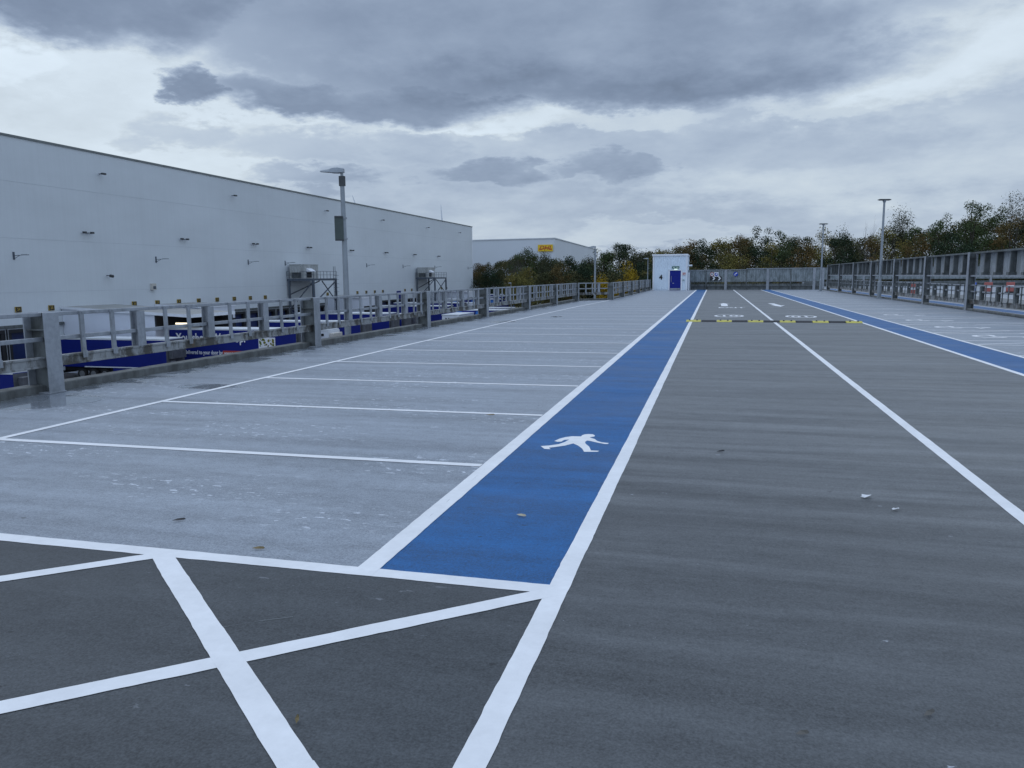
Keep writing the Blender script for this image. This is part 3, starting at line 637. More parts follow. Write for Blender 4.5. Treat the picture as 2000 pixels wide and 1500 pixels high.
# plant platforms
def platform(label, ulabel, Y0, lad=True):
    X0, X1, Y1, z = W+.15, -59.3, Y0+7.6, 1.55
    t = thing('plant_platform', label, 'platform', (X1,Y0,yard))
    m = MB(); m.box(X0,X1,Y0,Y1,z-.32,z); m.build('deck_frame', M_frame, t)
    for (x, y) in ((X0+.25,Y0+.15),(X1-.15,Y0+.15),(X1-.15,Y1-.15),(X0+.25,Y1-.15)):
        m = MB(); m.box(x-.14,x+.14,y-.14,y+.14,yard,z-.321); m.build('leg', M_frame, t)
    br = [((X0+.25,Y0+.1,-3.2),(X1-.15,Y0+.1,z-.4)), ((X1-.1,Y0+.2,-2.2),(X1-.1,Y1-.2,z-.4)), ((X0+.3,Y0+.1,-.9),(X0+1.5,Y1-.2,z-.4)), ((X0+.25,Y0+.1,-3.2),(X1-.15,Y0+.1,-3.2)), ((X0+.25,Y0+.1,-3.4),(X1-.15,Y0+.1,-6.5)), ((X1-.12,Y1-.2,-2.2),(X1-2.6,Y1-.2,z-.4))]
    for a, b in br: m = MB(); m.bar(a,b,.14,.14); m.build('brace', M_frame, t)
    m = MB()
    for zz in (z+.55, z+1.1):
        m.bar((X0,Y0+.03,zz),(X1,Y0+.03,zz),.05,.05); m.bar((X1-.03,Y0,zz),(X1-.03,Y1,zz),.05,.05)
    for k in range(5): m.bar((X0+(X1-X0)*k/4-.02,Y0+.03,z),(X0+(X1-X0)*k/4-.02,Y0+.03,z+1.1),.05,.05)
    for k in range(1,8): m.bar((X1-.03,Y0+(Y1-Y0)*k/7,z),(X1-.03,Y0+(Y1-Y0)*k/7,z+1.1),.05,.05)
    m.build('railing', M_frame, t)
    if lad:
        m = MB()
        for dy in (-.28,.28): m.bar((X1+.25,Y1-1.3+dy,-4.2),(X1+.25,Y1-1.3+dy,z+1.9),.06,.06)
        for k in range(20): m.bar((X1+.25,Y1-1.58,-4.1+.3*k),(X1+.25,Y1-1.02,-4.1+.3*k),.03,.03)
        for k in range(5):
            zz = -.6+.65*k
            m.bar((X1+.25,Y1-1.6,zz),(X1+.85,Y1-1.6,zz),.04,.04); m.bar((X1+.85,Y1-1.6,zz),(X1+.85,Y1-1.0,zz),.04,.04); m.bar((X1+.85,Y1-1.0,zz),(X1+.25,Y1-1.0,zz),.04,.04)
        m.build('ladder', M_frame, t)
    t2 = thing('plant_unit', ulabel, 'plant unit', (-62.5,Y0+.4,z))
    m = MB(); m.box(W+.4,-61.2,Y0+.5,Y0+5.0,z+.004,z+2.1); m.box(W+.35,-61.15,Y0+.45,Y0+5.05,z+2.1,z+2.2); m.build('casing', M_ac, t2)
    m = MB(); m.box(W+.7,-61.6,Y0-.05,Y0+.499,z+.95,z+1.95); m.build('intake_hood', M_ac, t2)
    m = MB(); m.box(W+.75,-61.65,Y0+.44,Y0+.499,z+.1,z+.95); m.build('louvre', M_steeldark, t2)
    m = MB(); m.xzprism([(-61.2,z+1.6),(-60.45,z+1.15),(-60.45,z+1.02),(-61.2,z+1.02)],Y0+1.3,Y0+2.9); m.build('exhaust_hood', M_trim, t2)
    m = MB(); m.box(-61.199,-61.15,Y0+1.4,Y0+2.8,z+.15,z+1.0); m.build('exhaust_opening', M_dark, t2)
platform('dark steel plant platform with ladder on the warehouse wall, nearer one', 'grey ventilation unit on the nearer plant platform', 107.3)
platform('dark steel plant platform near the far end of the warehouse wall', 'grey ventilation unit on the farther plant platform', 160.8, False)

# ------------------------------------------------------------------ lorry trailers
wheel_proto = {}
def wheel(parent, x, y, z, side):
    o = bpy.data.objects.new('wheel', wheel_proto['tyre']); C.objects.link(o); o.parent = parent; o.location = Vector((x,y,z)) - world_org(parent)
    r = bpy.data.objects.new('rim', wheel_proto['rim']); C.objects.link(r); r.parent = o; r.location = (0, -.155*side, 0)
def make_wheel_meshes():
    m = MB(); m.tube((0,-.15,0),(0,.15,0),.5,n=22); o = m.build('wheel', M_tyre); wheel_proto['tyre'] = o.data; bpy.data.objects.remove(o)
    m = MB(); m.tube((0,-.01,0),(0,.01,0),.30,n=18); m.tube((0,-.05,0),(0,.0,0),.12,n=12); o = m.build('rim', M_rim); wheel_proto['rim'] = o.data; bpy.data.objects.remove(o)
make_wheel_meshes()
def trailer(label, x0, x1, y0, hgt, body=M_trblue, group=None, unit=True, wheels=True, uplow=False):
    """parked across the yard: rear at x0 (warehouse side), nose at x1"""
    y1 = y0+2.55; zt = yard+hgt; zf = yard + (.75 if uplow else 1.15)
    t = thing('lorry_trailer', label, 'trailer', (x0,y0,yard), group)
    m = MB(); m.box(x0,x1,y0,y1,zf,zt-.1); bevel(m.build('body', body, t), .04, 2)
    m = MB(); m.box(x0+.02,x1-.02,y0+.06,y1-.06,zt-.099,zt); m.box(x0,x1,y0-.015,y0+.05,zt-.16,zt-.02); m.build('roof', M_trroof, t)
    m = MB(); m.box(x0+.3,x1-.4,y0+.4,y1-.4,yard+.75,zf-.01); m.box(x0+.1,x0+.3,y0+.1,y1-.1,yard+.5,yard+.75); m.build('chassis', M_chassis, t)
    m = MB(); m.box(x0+6.2,x1-3.2,y0+.03,y0+.08,yard+.45,zf-.02); m.build('side_guard', body if body is M_trblue else M_chassis, t)
    m = MB(); m.box(x0+3,x1-.2,y0-.02,y0-.001,zf+.0,zf+.10); m.build('edge_strip', M_trroof, t)
    if wheels:
        for k in range(3):
            wheel(t, x0+2.6+1.31*k, y0+.17, yard+.5, 1); wheel(t, x0+2.6+1.31*k, y1-.17, yard+.5, -1)
    for yy in (y0+.5, y1-.5): m = MB(); m.box(x1-2.9,x1-2.7,yy-.09,yy+.09,yard,yard+1.15); m.build('landing_leg', M_chassis, t)
    m = MB(); m.box(x1-.001,x1+.05,y0+.04,y1-.04,zf+.1,zt-.14); bh = m.build('bulkhead', M_fridge if body is M_trblue else M_trwhite, t)
    if unit:
        m = MB(); m.box(x1+.051,x1+.5,y0+.3,y1-.3,zf+.9,zt-.35); bevel(m.build('cooling_unit', M_fridge if body is M_trblue else M_cream, t), .05, 2)
        m = MB(); m.box(x1+.051,x1+.22,y0+.5,y0+1.0,zf+.2,zf+.7); m.tube((x1+.15,y0+1.3,zf+.3),(x1+.15,y0+2.0,zf+.5),.06,n=8); m.build('service_box', M_steel, t)
    return t
t1 = trailer('blue trailer with three wheels showing, parked left behind the nearest barrier post', -61.2, -49.0, 60.6, 3.95)
trailer('blue trailer nose low at the left edge below the nearest barrier bay', -54.5, -40.9, 37.0, 3.95)
t2 = trailer('blue trailer with white advertising lettering along its side', -52.3, -38.3, 65.4, 4.62, uplow=True)
text_part('lettering', 'You shop. We drop.', 1.15, M_signwhite, t2, T(-51.5,65.375,-4.13) @ FRONT, .03, .003, align='LEFT', fit=7.8)
text_part('lettering', 'Being delivered to your door by', .54, M_signwhite, t2, T(-51.6,65.375,-5.56) @ FRONT, .012, .003, align='LEFT', fit=5.25)
m = MB(); m.box(-46.3,-43.7,65.37,65.395,-5.86,-5.34); m.build('red_label', M_red, t2)
text_part('lettering', 'www.tesco.com', .48, M_signwhite, t2, T(-45.0,65.362,-5.58) @ FRONT, .008, .003, fit=2.35)
m = MB(); m.box(-42.3,-40.5,65.37,65.395,-5.9,-4.0); bg = m.build('picture_panel', M_signwhite, t2)
m = MB()
random.seed(5)
for k in range(26):
    x, z = random.uniform(-42.15,-40.65), random.uniform(-4.85,-4.15); m.xzprism(circ(random.uniform(.05,.13),x,z,8), 65.355-.0004*k, 65.369)
m.build('grocery_picture', leafmat('picture_print', (.20,.17,.03), .6, (.04,.12,.03)), bg)
m = MB()
for k in range(7): m.box(-42.2+.25*k,-42.1+.25*k,65.36,65.369,-5.85,-5.15+.08*(k % 3))
m.build('carrier_stripe', M_signblue, bg)
t3 = trailer('white trailer with large black letters, standing behind the lettered blue trailer', -50.5, -37.1, 69.4, 4.3, M_trwhite, uplow=True)
text_part('lettering', 'oat', 1.75, M_black, t3, T(-40.75,69.37,-4.2) @ FRONT, .05, .003, align='LEFT', fit=3.3)
for i, (y, x1, hh, lab) in enumerate(((83.2,-40.2,4.3,'blue trailer parked beyond the white trailer, just past the nearest lamp post'), (91.2,-40.,4.9,'tall blue trailer in the middle of the yard row, its long side showing'), (95.2,-40.,4.6,'blue trailer wedged just behind the tall blue trailer in the row'), (99.0,-40.2,4.3,'blue trailer at the far end of the tight row of noses'))):
    trailer(lab, x1-13.4, x1, y, hh, M_trblue, 'blue trailers in the yard row')
tw = thing('box_lorry_body', 'white box trailer parked end on with dark lettering, beyond the third barrier post', 'trailer', (-38.4,110.5,yard))
m = MB(); m.box(-39.8,-37.05,110.5,123,yard+1.1,-4.15); bevel(m.build('body', M_trwhite, tw), .04, 2)
m = MB(); m.box(-39.85,-37.0,110.45,123.05,-4.149,-4.02); m.build('roof', M_trroof, tw)
m = MB(); m.box(-39.5,-37.3,111,122.5,yard+.6,yard+1.09); m.build('chassis', M_chassis, tw)
for yy in (113., 114.3, 120.): m = MB(); m.tube((-39.7,yy,yard+.5),(-37.15,yy,yard+.5),.5,n=18); m.build('wheel', M_tyre, tw)
text_part('lettering', 'Mart', 1.05, M_black, tw, T(-38.4,110.48,-4.95) @ FRONT, .03, .003, fit=1.75)
for i, (y, x0, x1, hh, body, lab) in enumerate(((131.5,-60.,-46.,4.3,M_trblue,'blue trailer backed to the docks beyond the white annex'), (139.2,-60.,-46.,4.6,M_trblue,'blue trailer with pale roof two docks past the white annex'), (147.,-60.,-46.,4.3,M_trwhite,'white trailer among the blue ones near the far plant platform'), (162.,-58.,-43.,4.6,M_trblue,'blue trailer with pale blue bands near the end of the yard'), (192.,-61.,-48.,4.9,M_trblue,'blue trailer with pale blue bands farthest away at the yard end'))):
    t = trailer(lab, x0, x1, y, hh, body)
    if i >= 3:
        for k in range(3):
            m = MB(); xx = x0+1.5+4.2*k; zz = yard+1.2; m.xzprism([(xx,zz),(xx+1.5,zz),(xx+2.1,zz+hh-1.5),(xx+.9,zz+hh-1.5)], y-.03, y-.005); m.build('pale_band', M_trlight, t)
# light blue container-like trailers close to the kerb line, seen under the beam
for i, (y, x0, x1, lab) in enumerate(((118.,-42.,-31.,'blue trailer with pale blue bands close behind the left barrier'), (126.,-40.,-29.,'second blue trailer with pale blue bands behind the left barrier'))):
    t = trailer(lab, x0, x1, y, 4.2)
    for k in range(3):
        m = MB(); xx = x0+1.2+3.4*k; zz = yard+1.2; m.xzprism([(xx,zz),(xx+1.3,zz),(xx+1.7,zz+2.7),(xx+.7,zz+2.7)], y-.03, y-.005); m.build('pale_band', M_trlight, t)

# ------------------------------------------------------------------ far warehouse and turbines
fb = thing('far_warehouse', 'distant pale warehouse with a yellow sign rising behind the trees', 'warehouse', (-48.6,240,yard))
m = MB(); m.prism([(-48.6,240),(-51.8,351),(-170,360),(-170,252)], yard, 13.2); m.build('wall', M_far, fb)
m = MB(); m.prism([(-48.4,239.8),(-51.6,351.2),(-170.2,360.2),(-170.2,251.8)], 13.2, 13.5); m.build('roof_coping', M_seam, fb)
ds = thing('building_sign', 'yellow sign with red letters on the distant pale warehouse', 'sign', (-51.6,240.1,9.5))
uu = Vector((-121.4,12)).normalized(); a4 = math.atan2(-uu.y, -uu.x)
MS = T(-51.55,240.0,10.35) @ Matrix.Rotation(a4, 4, 'Z')
m = MB(); m.box(-2.45,2.45,-.12,0,-1.05,1.05); o = m.build('plate', M_dy, None); o.data.transform(Matrix.Translation(-Vector(ds.location)) @ MS); o.parent = ds
text_part('lettering', 'DHL', 1.9, M_dr, ds, MS @ T(0,-.14,0) @ FRONT, .02, .005, .35, 1.15)
m = MB(); m.box(-2.2,2.2,-.128,-.121,-.12,-.04); m.box(-2.2,2.2,-.128,-.121,-.34,-.26); o = m.build('stripe', M_dr, None); o.data.transform(Matrix.Translation(-Vector(ds.location)) @ MS); o.parent = ds
def turbine(label, tip, d, Lb):
    d = Vector(d).normalized(); hub = Vector(tip) - d*Lb; t = thing('wind_turbine', label, 'wind turbine', (hub.x,hub.y+1,yard))
    m = MB(); m.tube((hub.x,hub.y+1.5,yard),(hub.x,hub.y+1.5,hub.z-.4),1.1,.6,n=12); m.build('tower', M_turb, t)
    m = MB(); m.box(hub.x-.7,hub.x+.7,hub.y+.3,hub.y+4,hub.z-.7,hub.z+.7); m.build('nacelle', M_turb, t)
    for k in range(3):
        dd = Matrix.Rotation(k*2*math.pi/3, 3, 'Y') @ d; s = dd.cross(Vector((0,1,0)))
        m = MB(); b = hub + dd*.5; e = hub + dd*Lb; mid = hub + dd*Lb*.25
        m._add([b-s*.3,b+s*.3,mid+s*.9,e+s*.12,e-s*.12,mid-s*.4], [(0,1,2,3,4,5)]); m._add([Vector(v)+Vector((0,.25,0)) for v in m.v[:6]], [(5,4,3,2,1,0)])
        for i in range(6): m.f.append((i, (i+1) % 6, 6+(i+1) % 6, 6+i))
        m.build('blade', M_turb, t)
turbine('wind turbine with a leaning blade tip above the warehouse roof beside the nearest lamp', (-195.1,400,46.8), (-.33,0,.944), 20)
turbine('wind turbine with a nearly upright blade above the far end of the warehouse roof', (-143.4,400,40.1), (-.076,0,.997), 22)

# ------------------------------------------------------------------ things on the neighbouring deck
def roadblock(label, x, y, m1):
    t = thing('road_barrier', label, 'road barrier', (x,y,0)); m = MB(); m.prism([(x-.3,y-.2),(x+.3,y-.2),(x+.3,y+.2),(x-.3,y+.2)], .005, .14); m.build('foot', M_rubber, t)
    m = MB(); m.box(x-.28,x+.28,y-.06,y+.06,.141,.85); bevel(m.build('panel', m1, t), .03, 2); m = MB()
    m.box(x-.22,x+.22,y-.075,y-.061,.45,.62)
    m.build('reflector', M_signwhite, t)
for x, y, mm, lab in ((18.6,64.5,M_bluepl,'blue plastic road barrier left of the red ones on the neighbouring deck'), (19.9,65.2,M_orange,'red plastic road barrier next to the blue one on the neighbouring deck'), (21.5,65.6,M_orange,'red plastic road barrier right of its red neighbour on the far deck'), (23.1,66.2,M_bluepl,'blue plastic road barrier at the right end of the row on the neighbouring deck'), (13.2,58.5,M_orange,'single red plastic road barrier seen between two right hand posts')):
    roadblock(lab, x, y, mm)

# ------------------------------------------------------------------ litter
def flake(name, label, x, y, s, rot, m, cat, seed, z=.012):
    rd = random.Random(seed); mb = MB(); n = 9; vs = [(x,y,z+.25*s)]
    for i in range(n):
        a = 2*math.pi*i/n; r = s*rd.uniform(.6,1.2); vs.append((x+r*math.cos(a)*math.cos(rot)-.55*r*math.sin(a)*math.sin(rot), y+r*math.cos(a)*math.sin(rot)+.55*r*math.sin(a)*math.cos(rot), z+rd.uniform(0,.35)*s))
    mb._add(vs, [(0,1+i,1+(i+1) % n) for i in range(n)]); tag(mb.build(name, m), label, cat)
def leaf(label, x, y, L, rot, m, z=.012):
    mb = MB(); c, s = math.cos(rot), math.sin(rot); pts = [(-L/2,0,0),(-L*.1,L*.14,.008),(L*.35,L*.05,.012),(L/2,0,.004),(L*.35,-L*.06,.0),(-L*.1,-L*.13,.0)]
    vs = [(x+p[0]*c-p[1]*s, y+p[0]*s+p[1]*c, z+p[2]) for p in pts]; mb._add(vs, [(0,1,5),(1,2,4,5),(2,3,4)]); tag(mb.build('fallen_leaf', m), label, 'leaf')
flake('paper_scrap', 'crumpled white paper scrap lying on the dark lane, the larger one', 1.1, 5.82, .05, .3, M_paper, 'litter', 1)
flake('paper_scrap', 'small torn white scrap on the dark lane nearer than the larger scrap', 1.23, 5.54, .028, .6, M_paper, 'litter', 2)
leaf('yellow brown leaf lying on the grey bay near the cross line', -2.58, 3.87, .085, .1, M_leafbrown)
leaf('pale leaf lying on the blue walkway near its end', -1.21, 4.84, .085, -.4, plain('pale_leaf', (.40,.36,.26), .7))
leaf('curled brown leaf on the edge of the white hatch line', -1.42, 2.31, .05, 1.9, M_leafbrown, .016)
leaf('dark thin leaf lying on the grey bay left of the walkway', -3.41, 4.23, .09, .5, M_rubber)
leaf('dark leaf on the white bay line beside the walkway', -2.47, 8.44, .11, .1, M_leafbrown)
leaf('dark shrivelled leaf on the dark lane near the walkway edge', .1, 7.08, .09, .6, M_rubber)
leaf('grey brown leaf low on the dark lane at the bottom right', .34, 2.66, .05, .3, plain('grey_leaf', (.10,.095,.085), .7))
leaf('grey curled leaf on the dark lane nearest the lower right corner', .80, 2.9, .06, .7, bpy.data.materials['grey_leaf'])

# ------------------------------------------------------------------ trees
def leaves_into(mb, c, r, n, s, rd, flat=.8):
    for _ in range(n):
        v = Vector((rd.gauss(0,1),rd.gauss(0,1),rd.gauss(0,1))).normalized() * r * (rd.random()**.36)
        v.z *= flat; p = c+v
        nn = (v.normalized() + Vector((rd.gauss(0,.6),rd.gauss(0,.6),rd.gauss(.3,.6)))).normalized()
        a = nn.orthogonal().normalized(); b = nn.cross(a); t = rd.uniform(0,6.28); a, b = a*math.cos(t)+b*math.sin(t), b*math.cos(t)-a*math.sin(t)
        q = s*rd.uniform(.6,1.3); k = len(mb.v)
        mb.v += [tuple(p-a*q*.6), tuple(p+b*q*.34-a*q*.1), tuple(p+a*q*.6), tuple(p-b*q*.34+a*q*.06)]; mb.f.append((k,k+1,k+2,k+3))
def branch(mb, p, d, L, r, depth, rd, spread=.5, n=2):
    e = p + d*L; mb.tube(p, e, r, r*.6, n=4 if depth < 2 else 6, cap=False)
    if depth == 0: return [e]
    out = []
    for i in range(n + (rd.random() < .5)):
        dd = (d + Vector((rd.gauss(0,spread),rd.gauss(0,spread),rd.gauss(.12,spread*.5)))).normalized()
        out += branch(mb, p + d*L*rd.uniform(.55,1.), dd, L*rd.uniform(.6,.82), r*.58, depth-1, rd, spread, n)
    return out
tree_i = 0
def tree(label, ratio, top, dist, kind, wid, base=None, group='trees beyond the car park'):
    """ratio: x/y bearing, top: tangent of elevation of the tip"""
    global tree_i; tree_i += 1
    rd = random.Random(100+tree_i)
    Y = dist; X = ratio*Y; rng = math.hypot(X, Y); zt = EYE + top*rng; H = zt - yard
    t = thing({'dark':'dark_tree','green':'green_tree','olive':'olive_tree','brown':'russet_tree','yellow':'yellow_tree','sparse':'thin_tree','bare':'bare_tree'}[kind], label, 'tree', (X,Y,yard), group)
    org = Vector((X,Y,yard)); Rr = wid*rng/2
    if kind in ('bare', 'sparse'):
        mb = MB(); tips = []
        for k in range(4 if kind == 'bare' else 3):
            d = Vector((rd.gauss(0,.16),rd.gauss(0,.16),1)).normalized()
            tips += branch(mb, org + Vector((rd.uniform(-.5,.5),rd.uniform(-.5,.5),0)), d, H*.40, H*.010, 5, rd, .34, 2)
        zmax = max(p.z for p in tips); f = (H)/(zmax-yard); xm = max(abs(p.x-X) for p in tips); fx = min(1.4, Rr/max(xm,.1))
        mb.v = [((v[0]-X)*fx+X, (v[1]-Y)*fx+Y, (v[2]-yard)*f+yard) for v in mb.v]
        mb.build('trunk', M_twig if kind == 'bare' else M_bark, t, recalc=False)
        if kind == 'sparse':
            lv = MB()
            for p in tips:
                if p.z < yard+H*.3: continue
                q = Vector(((p.x-X)*fx+X, (p.y-Y)*fx+Y, (p.z-yard)*f+yard))
                leaves_into(lv, q - Vector((0,0,.4)), H*.075, 14, .19, rd)
            lv.build('crown', LEAF['sparse'], t, recalc=False)
        return t
    tr = MB(); tr.tube(org, org+Vector((rd.uniform(-.3,.3),rd.uniform(-.3,.3),H*.55)), H*.02, H*.011, n=7)
    lv = MB(); z0 = H*(.16 if base is None else base)
    Rr *= 1.30; s = .19 if rng < 135 else .215
    lean = rd.uniform(-.12,.12)*Rr; zc = (z0+H)/2; hz = (H-z0)/2
    for i in range(34):
        while True:
            v = Vector((rd.uniform(-1,1),rd.uniform(-1,1),rd.uniform(-1,1)))
            if .12 < v.length < 1: break
        w = 1.0 - .30*max(0, v.z)**1.5                       # narrower towards the tip
        rc = Rr*rd.uniform(.22,.36)*(1-.25*max(0, v.z)); rc = max(rc, .9)
        c = org + Vector((v.x*Rr*w*.86 + lean*v.z, v.y*Rr*w*.86, min(zc+v.z*hz*.95, H-rc*.62)))
        leaves_into(lv, c, rc, int(5.2*rc*rc/(s*s)), s, rd, rd.uniform(.6,.95))
        if i % 2 == 0: tr.tube(org+Vector((0,0,min(H*.5,(c.z-yard)*.55))), c, H*.007, .04, n=4, cap=False)
    for k in range(4): leaves_into(lv, org+Vector((lean+rd.uniform(-.28,.28)*Rr,rd.uniform(-.2,.2)*Rr,H-rd.uniform(.7,2.2))), rd.uniform(.7,1.3), 110, s, rd, .9)
    tr.build('trunk', M_bark, t, recalc=False); lv.build('crown', LEAF[kind], t, recalc=False)
    return t
TREES = [
 ('russet brown tree half hidden behind the corner of the white warehouse', -.305,.0175,212,'brown',.045),
 ('low dark tree close to the far corner of the white warehouse', -.29,.010,205,'dark',.05),
 ('bare grey branching tree left of the yellow sign, against the distant warehouse', -.262,.034,150,'bare',.035),
 ('second bare grey tree close to the first, slightly lower', -.25,.029,146,'bare',.03),
 ('tall green tree in front of the distant warehouse left of the yellow sign', -.241,.0385,150,'green',.042),
 ('olive green tree in front of the tall green one, low behind the barrier', -.235,.012,126,'olive',.055),
 ('thin tree with sparse leaves under the yellow sign', -.216,.032,150,'sparse',.035),
 ('wide dull green tree under the right part of the yellow sign', -.213,.026,156,'green',.045),
 ('russet tree just right of the olive one, low behind the barrier', -.198,.018,130,'brown',.04),
 ('small pointed dark tree right of the yellow sign', -.184,.0278,142,'dark',.028),
 ('dark green tree between the pointed dark tree and the lamp beyond the cross panel', -.166,.019,134,'dark',.04),
 ('thin leafy tree just left of the lamp beyond the cross panel', -.155,.025,140,'sparse',.026),
 ('round green tree directly behind the lamp beyond the cross panel', -.139,.0365,140,'green',.044),
 ('big dark rounded tree right of that lamp', -.115,.0435,142,'dark',.055),
 ('small bright yellow bush low behind the cross panel of the barrier', -.139,.003,112,'yellow',.022),
 ('bright yellow autumn tree left of the white hut', -.1085,.0185,116,'yellow',.034),
 ('thin sparse tree above the yellow one, left of the hut', -.094,.038,150,'sparse',.035),
 ('dark green tree close to the left edge of the hut', -.083,.026,128,'dark',.04),
 ('olive tree rising above the roof of the hut', -.064,.038,136,'olive',.045),
 ('russet tree behind the right edge of the hut roof', -.035,.046,140,'brown',.05),
 ('dark green tree behind the end wall, just right of the hut', -.015,.046,138,'dark',.045),
 ('olive brown tree behind the chevron board', .008,.048,140,'olive',.042),
 ('round light olive tree low behind the middle of the end wall', .033,.032,116,'olive',.052),
 ('russet tree behind the round light olive one', .03,.0515,146,'brown',.045),
 ('tall dark tree forming the hump above the middle of the end wall', .053,.0595,148,'dark',.048),
 ('yellowish tree below the tall dark hump', .066,.041,126,'olive',.036),
 ('green tree just right of the dark hump', .08,.0535,148,'green',.04),
 ('dark narrow tree between the green one and the orange brown one', .096,.046,132,'dark',.03),
 ('orange brown round tree directly left of the corner lamp', .108,.042,120,'brown',.042),
 ('olive tree behind the corner lamp', .124,.0545,144,'olive',.045),
 ('dark tree right of the corner lamp', .145,.0505,138,'dark',.05),
 ('thin sparse tree between the two right hand lamps', .15,.056,150,'sparse',.03),
 ('reddish brown tree low between the two right hand lamps', .178,.043,122,'brown',.035),
 ('bare grey tree just left of the nearer right hand lamp', .172,.066,146,'bare',.036),
 ('tall thin tree with dark leafy top right behind the nearer right hand lamp', .204,.077,146,'sparse',.045),
 ('olive tree below the tall thin one', .2,.056,132,'olive',.05),
 ('russet tree low right of the nearer right hand lamp', .225,.044,122,'brown',.04),
 ('green tree between the thin tree and the big round one on the right', .226,.0555,140,'green',.04),
 ('grey green shrubby tree low at the right above the screen', .262,.05,124,'dark',.06),
 ('green tree on the left shoulder of the big round tree', .256,.068,138,'green',.045),
 ('big round green tree dominating the right edge skyline', .284,.079,138,'green',.06),
 ('green tree on the right shoulder of the big round one', .307,.0725,140,'green',.045),
 ('russet tree at the right edge below the tallest tip', .326,.062,134,'brown',.045),
 ('tall thin tree cut by the right edge of the view', .336,.083,146,'sparse',.04),
 ('dark tree at the far right edge behind the screen', .352,.066,140,'dark',.055),
]
for a in TREES: tree(*a)
# the wood behind reads as one mass
PROF = [(-.40,.018),(-.303,.016),(-.26,.028),(-.243,.032),(-.19,.025),(-.157,.021),(-.138,.032),(-.116,.038),(-.095,.033),(-.06,.034),(-.03,.041),(.026,.045),(.05,.05),(.074,.047),(.12,.047),(.15,.045),(.2,.05),(.25,.054),(.28,.066),(.31,.06),(.36,.06),(.6,.06)]
def prof(r):
    for (a, ya), (b, yb) in zip(PROF[:-1], PROF[1:]):
        if a <= r <= b: return ya + (yb-ya)*(r-a)/(b-a)
    return .03
rd = random.Random(3); lv = MB()
for i in range(1700):
    r = rd.uniform(-.31,.40); row = rd.random()**1.25
    d = 152 + 22*rd.random() if row < .7 else 128 + 12*rd.random()
    if r < -.27: d = 206 + 14*rd.random()
    if r > .16 and d < 125: d += 6
    top = prof(r)*math.hypot(r,1)*d*(.97 if row < .7 else .30)
    if row >= .7 and -.02 < r: top = prof(r)*d*.36
    zt = EYE + top; rc = rd.uniform(1.0, 2.2); z = yard+2.5 + (zt-rc*.8-yard-2.5)*rd.random()**.6
    leaves_into(lv, Vector((r*d, d, z)), rc, 190, .26, rd, rd.uniform(.6,1.))
o = lv.build('wood', LEAF['mass'], None, recalc=False); o['kind'] = 'stuff'; o['label'] = 'dense autumn wood behind the car park'

# ------------------------------------------------------------------ sky, sun, camera
wd = bpy.data.worlds.new('World'); scene.world = wd; wd.use_nodes = True
nt = wd.node_tree; N, Lk = nt.nodes, nt.links
bgd = N['Background']
SUN_EL, SUN_AZ = R(62), R(-75)          # azimuth from +Y towards +X
sky = N.new('ShaderNodeTexSky'); sky.sky_type = 'NISHITA'; sky.sun_disc = False; sky.sun_elevation = SUN_EL; sky.sun_rotation = SUN_AZ; sky.air_density = 1.; sky.dust_density = 2.
tc = N.new('ShaderNodeTexCoord'); sx = N.new('ShaderNodeSeparateXYZ'); Lk.new(tc.outputs['Generated'], sx.inputs[0])
def M(op, a, b=None, c=None):
    m = N.new('ShaderNodeMath'); m.operation = op
    for i, v in enumerate((a, b, c)):
        if v is None: continue
        if isinstance(v, (int, float)): m.inputs[i].default_value = v
        else: Lk.new(v, m.inputs[i])
    return m.outputs[0]
def MR(v, a, b, c, d, sm=True):
    m = N.new('ShaderNodeMapRange'); m.interpolation_type = 'SMOOTHSTEP' if sm else 'LINEAR'
    for i, x in ((1,a),(2,b),(3,c),(4,d)): m.inputs[i].default_value = x
    Lk.new(v, m.inputs[0]); return m.outputs[0]
X, Y, Z = sx.outputs
az = M('ARCTAN2', X, Y); el = M('ARCSINE', M('MINIMUM', M('MAXIMUM', Z, -1.), 1.))
zz = M('ADD', M('MAXIMUM', Z, 0.), .24)
cv = N.new('ShaderNodeCombineXYZ'); Lk.new(M('DIVIDE', X, zz), cv.inputs[0]); Lk.new(M('DIVIDE', Y, zz), cv.inputs[1])
def NZ(scale, det, rough, off=0.):
    n = N.new('ShaderNodeTexNoise'); n.inputs['Scale'].default_value = scale; n.inputs['Detail'].default_value = det; n.inputs['Roughness'].default_value = rough
    a = N.new('ShaderNodeVectorMath'); a.operation = 'ADD'; a.inputs[1].default_value = (off, off*1.7, off*.3); Lk.new(cv.outputs[0], a.inputs[0]); Lk.new(a.outputs[0], n.inputs['Vector']); return n.outputs['Fac']
n1 = NZ(1.3, 9, .6, 3.1); n2 = NZ(2.6, 8, .62, 11.); n3 = NZ(.55, 5, .55, 23.); n4 = NZ(5.5, 6, .6, 41.)
azw = M('ADD', az, M('MULTIPLY', M('SUBTRACT', n2, .5), .22)); azw = M('ADD', azw, M('MULTIPLY', M('SUBTRACT', n4, .5), .14))
elw = M('ADD', el, M('MULTIPLY', M('SUBTRACT', n1, .5), .11)); elw = M('ADD', elw, M('MULTIPLY', M('SUBTRACT', n4, .5), .07))
val = M('ADD', .50, M('MULTIPLY', M('SUBTRACT', n3, .5), .14))
val = M('ADD', val, M('MULTIPLY', M('SUBTRACT', n1, .5), .38)); val = M('ADD', val, M('MULTIPLY', M('SUBTRACT', n2, .5), .32)); val = M('ADD', val, M('MULTIPLY', M('SUBTRACT', n4, .5), .14))
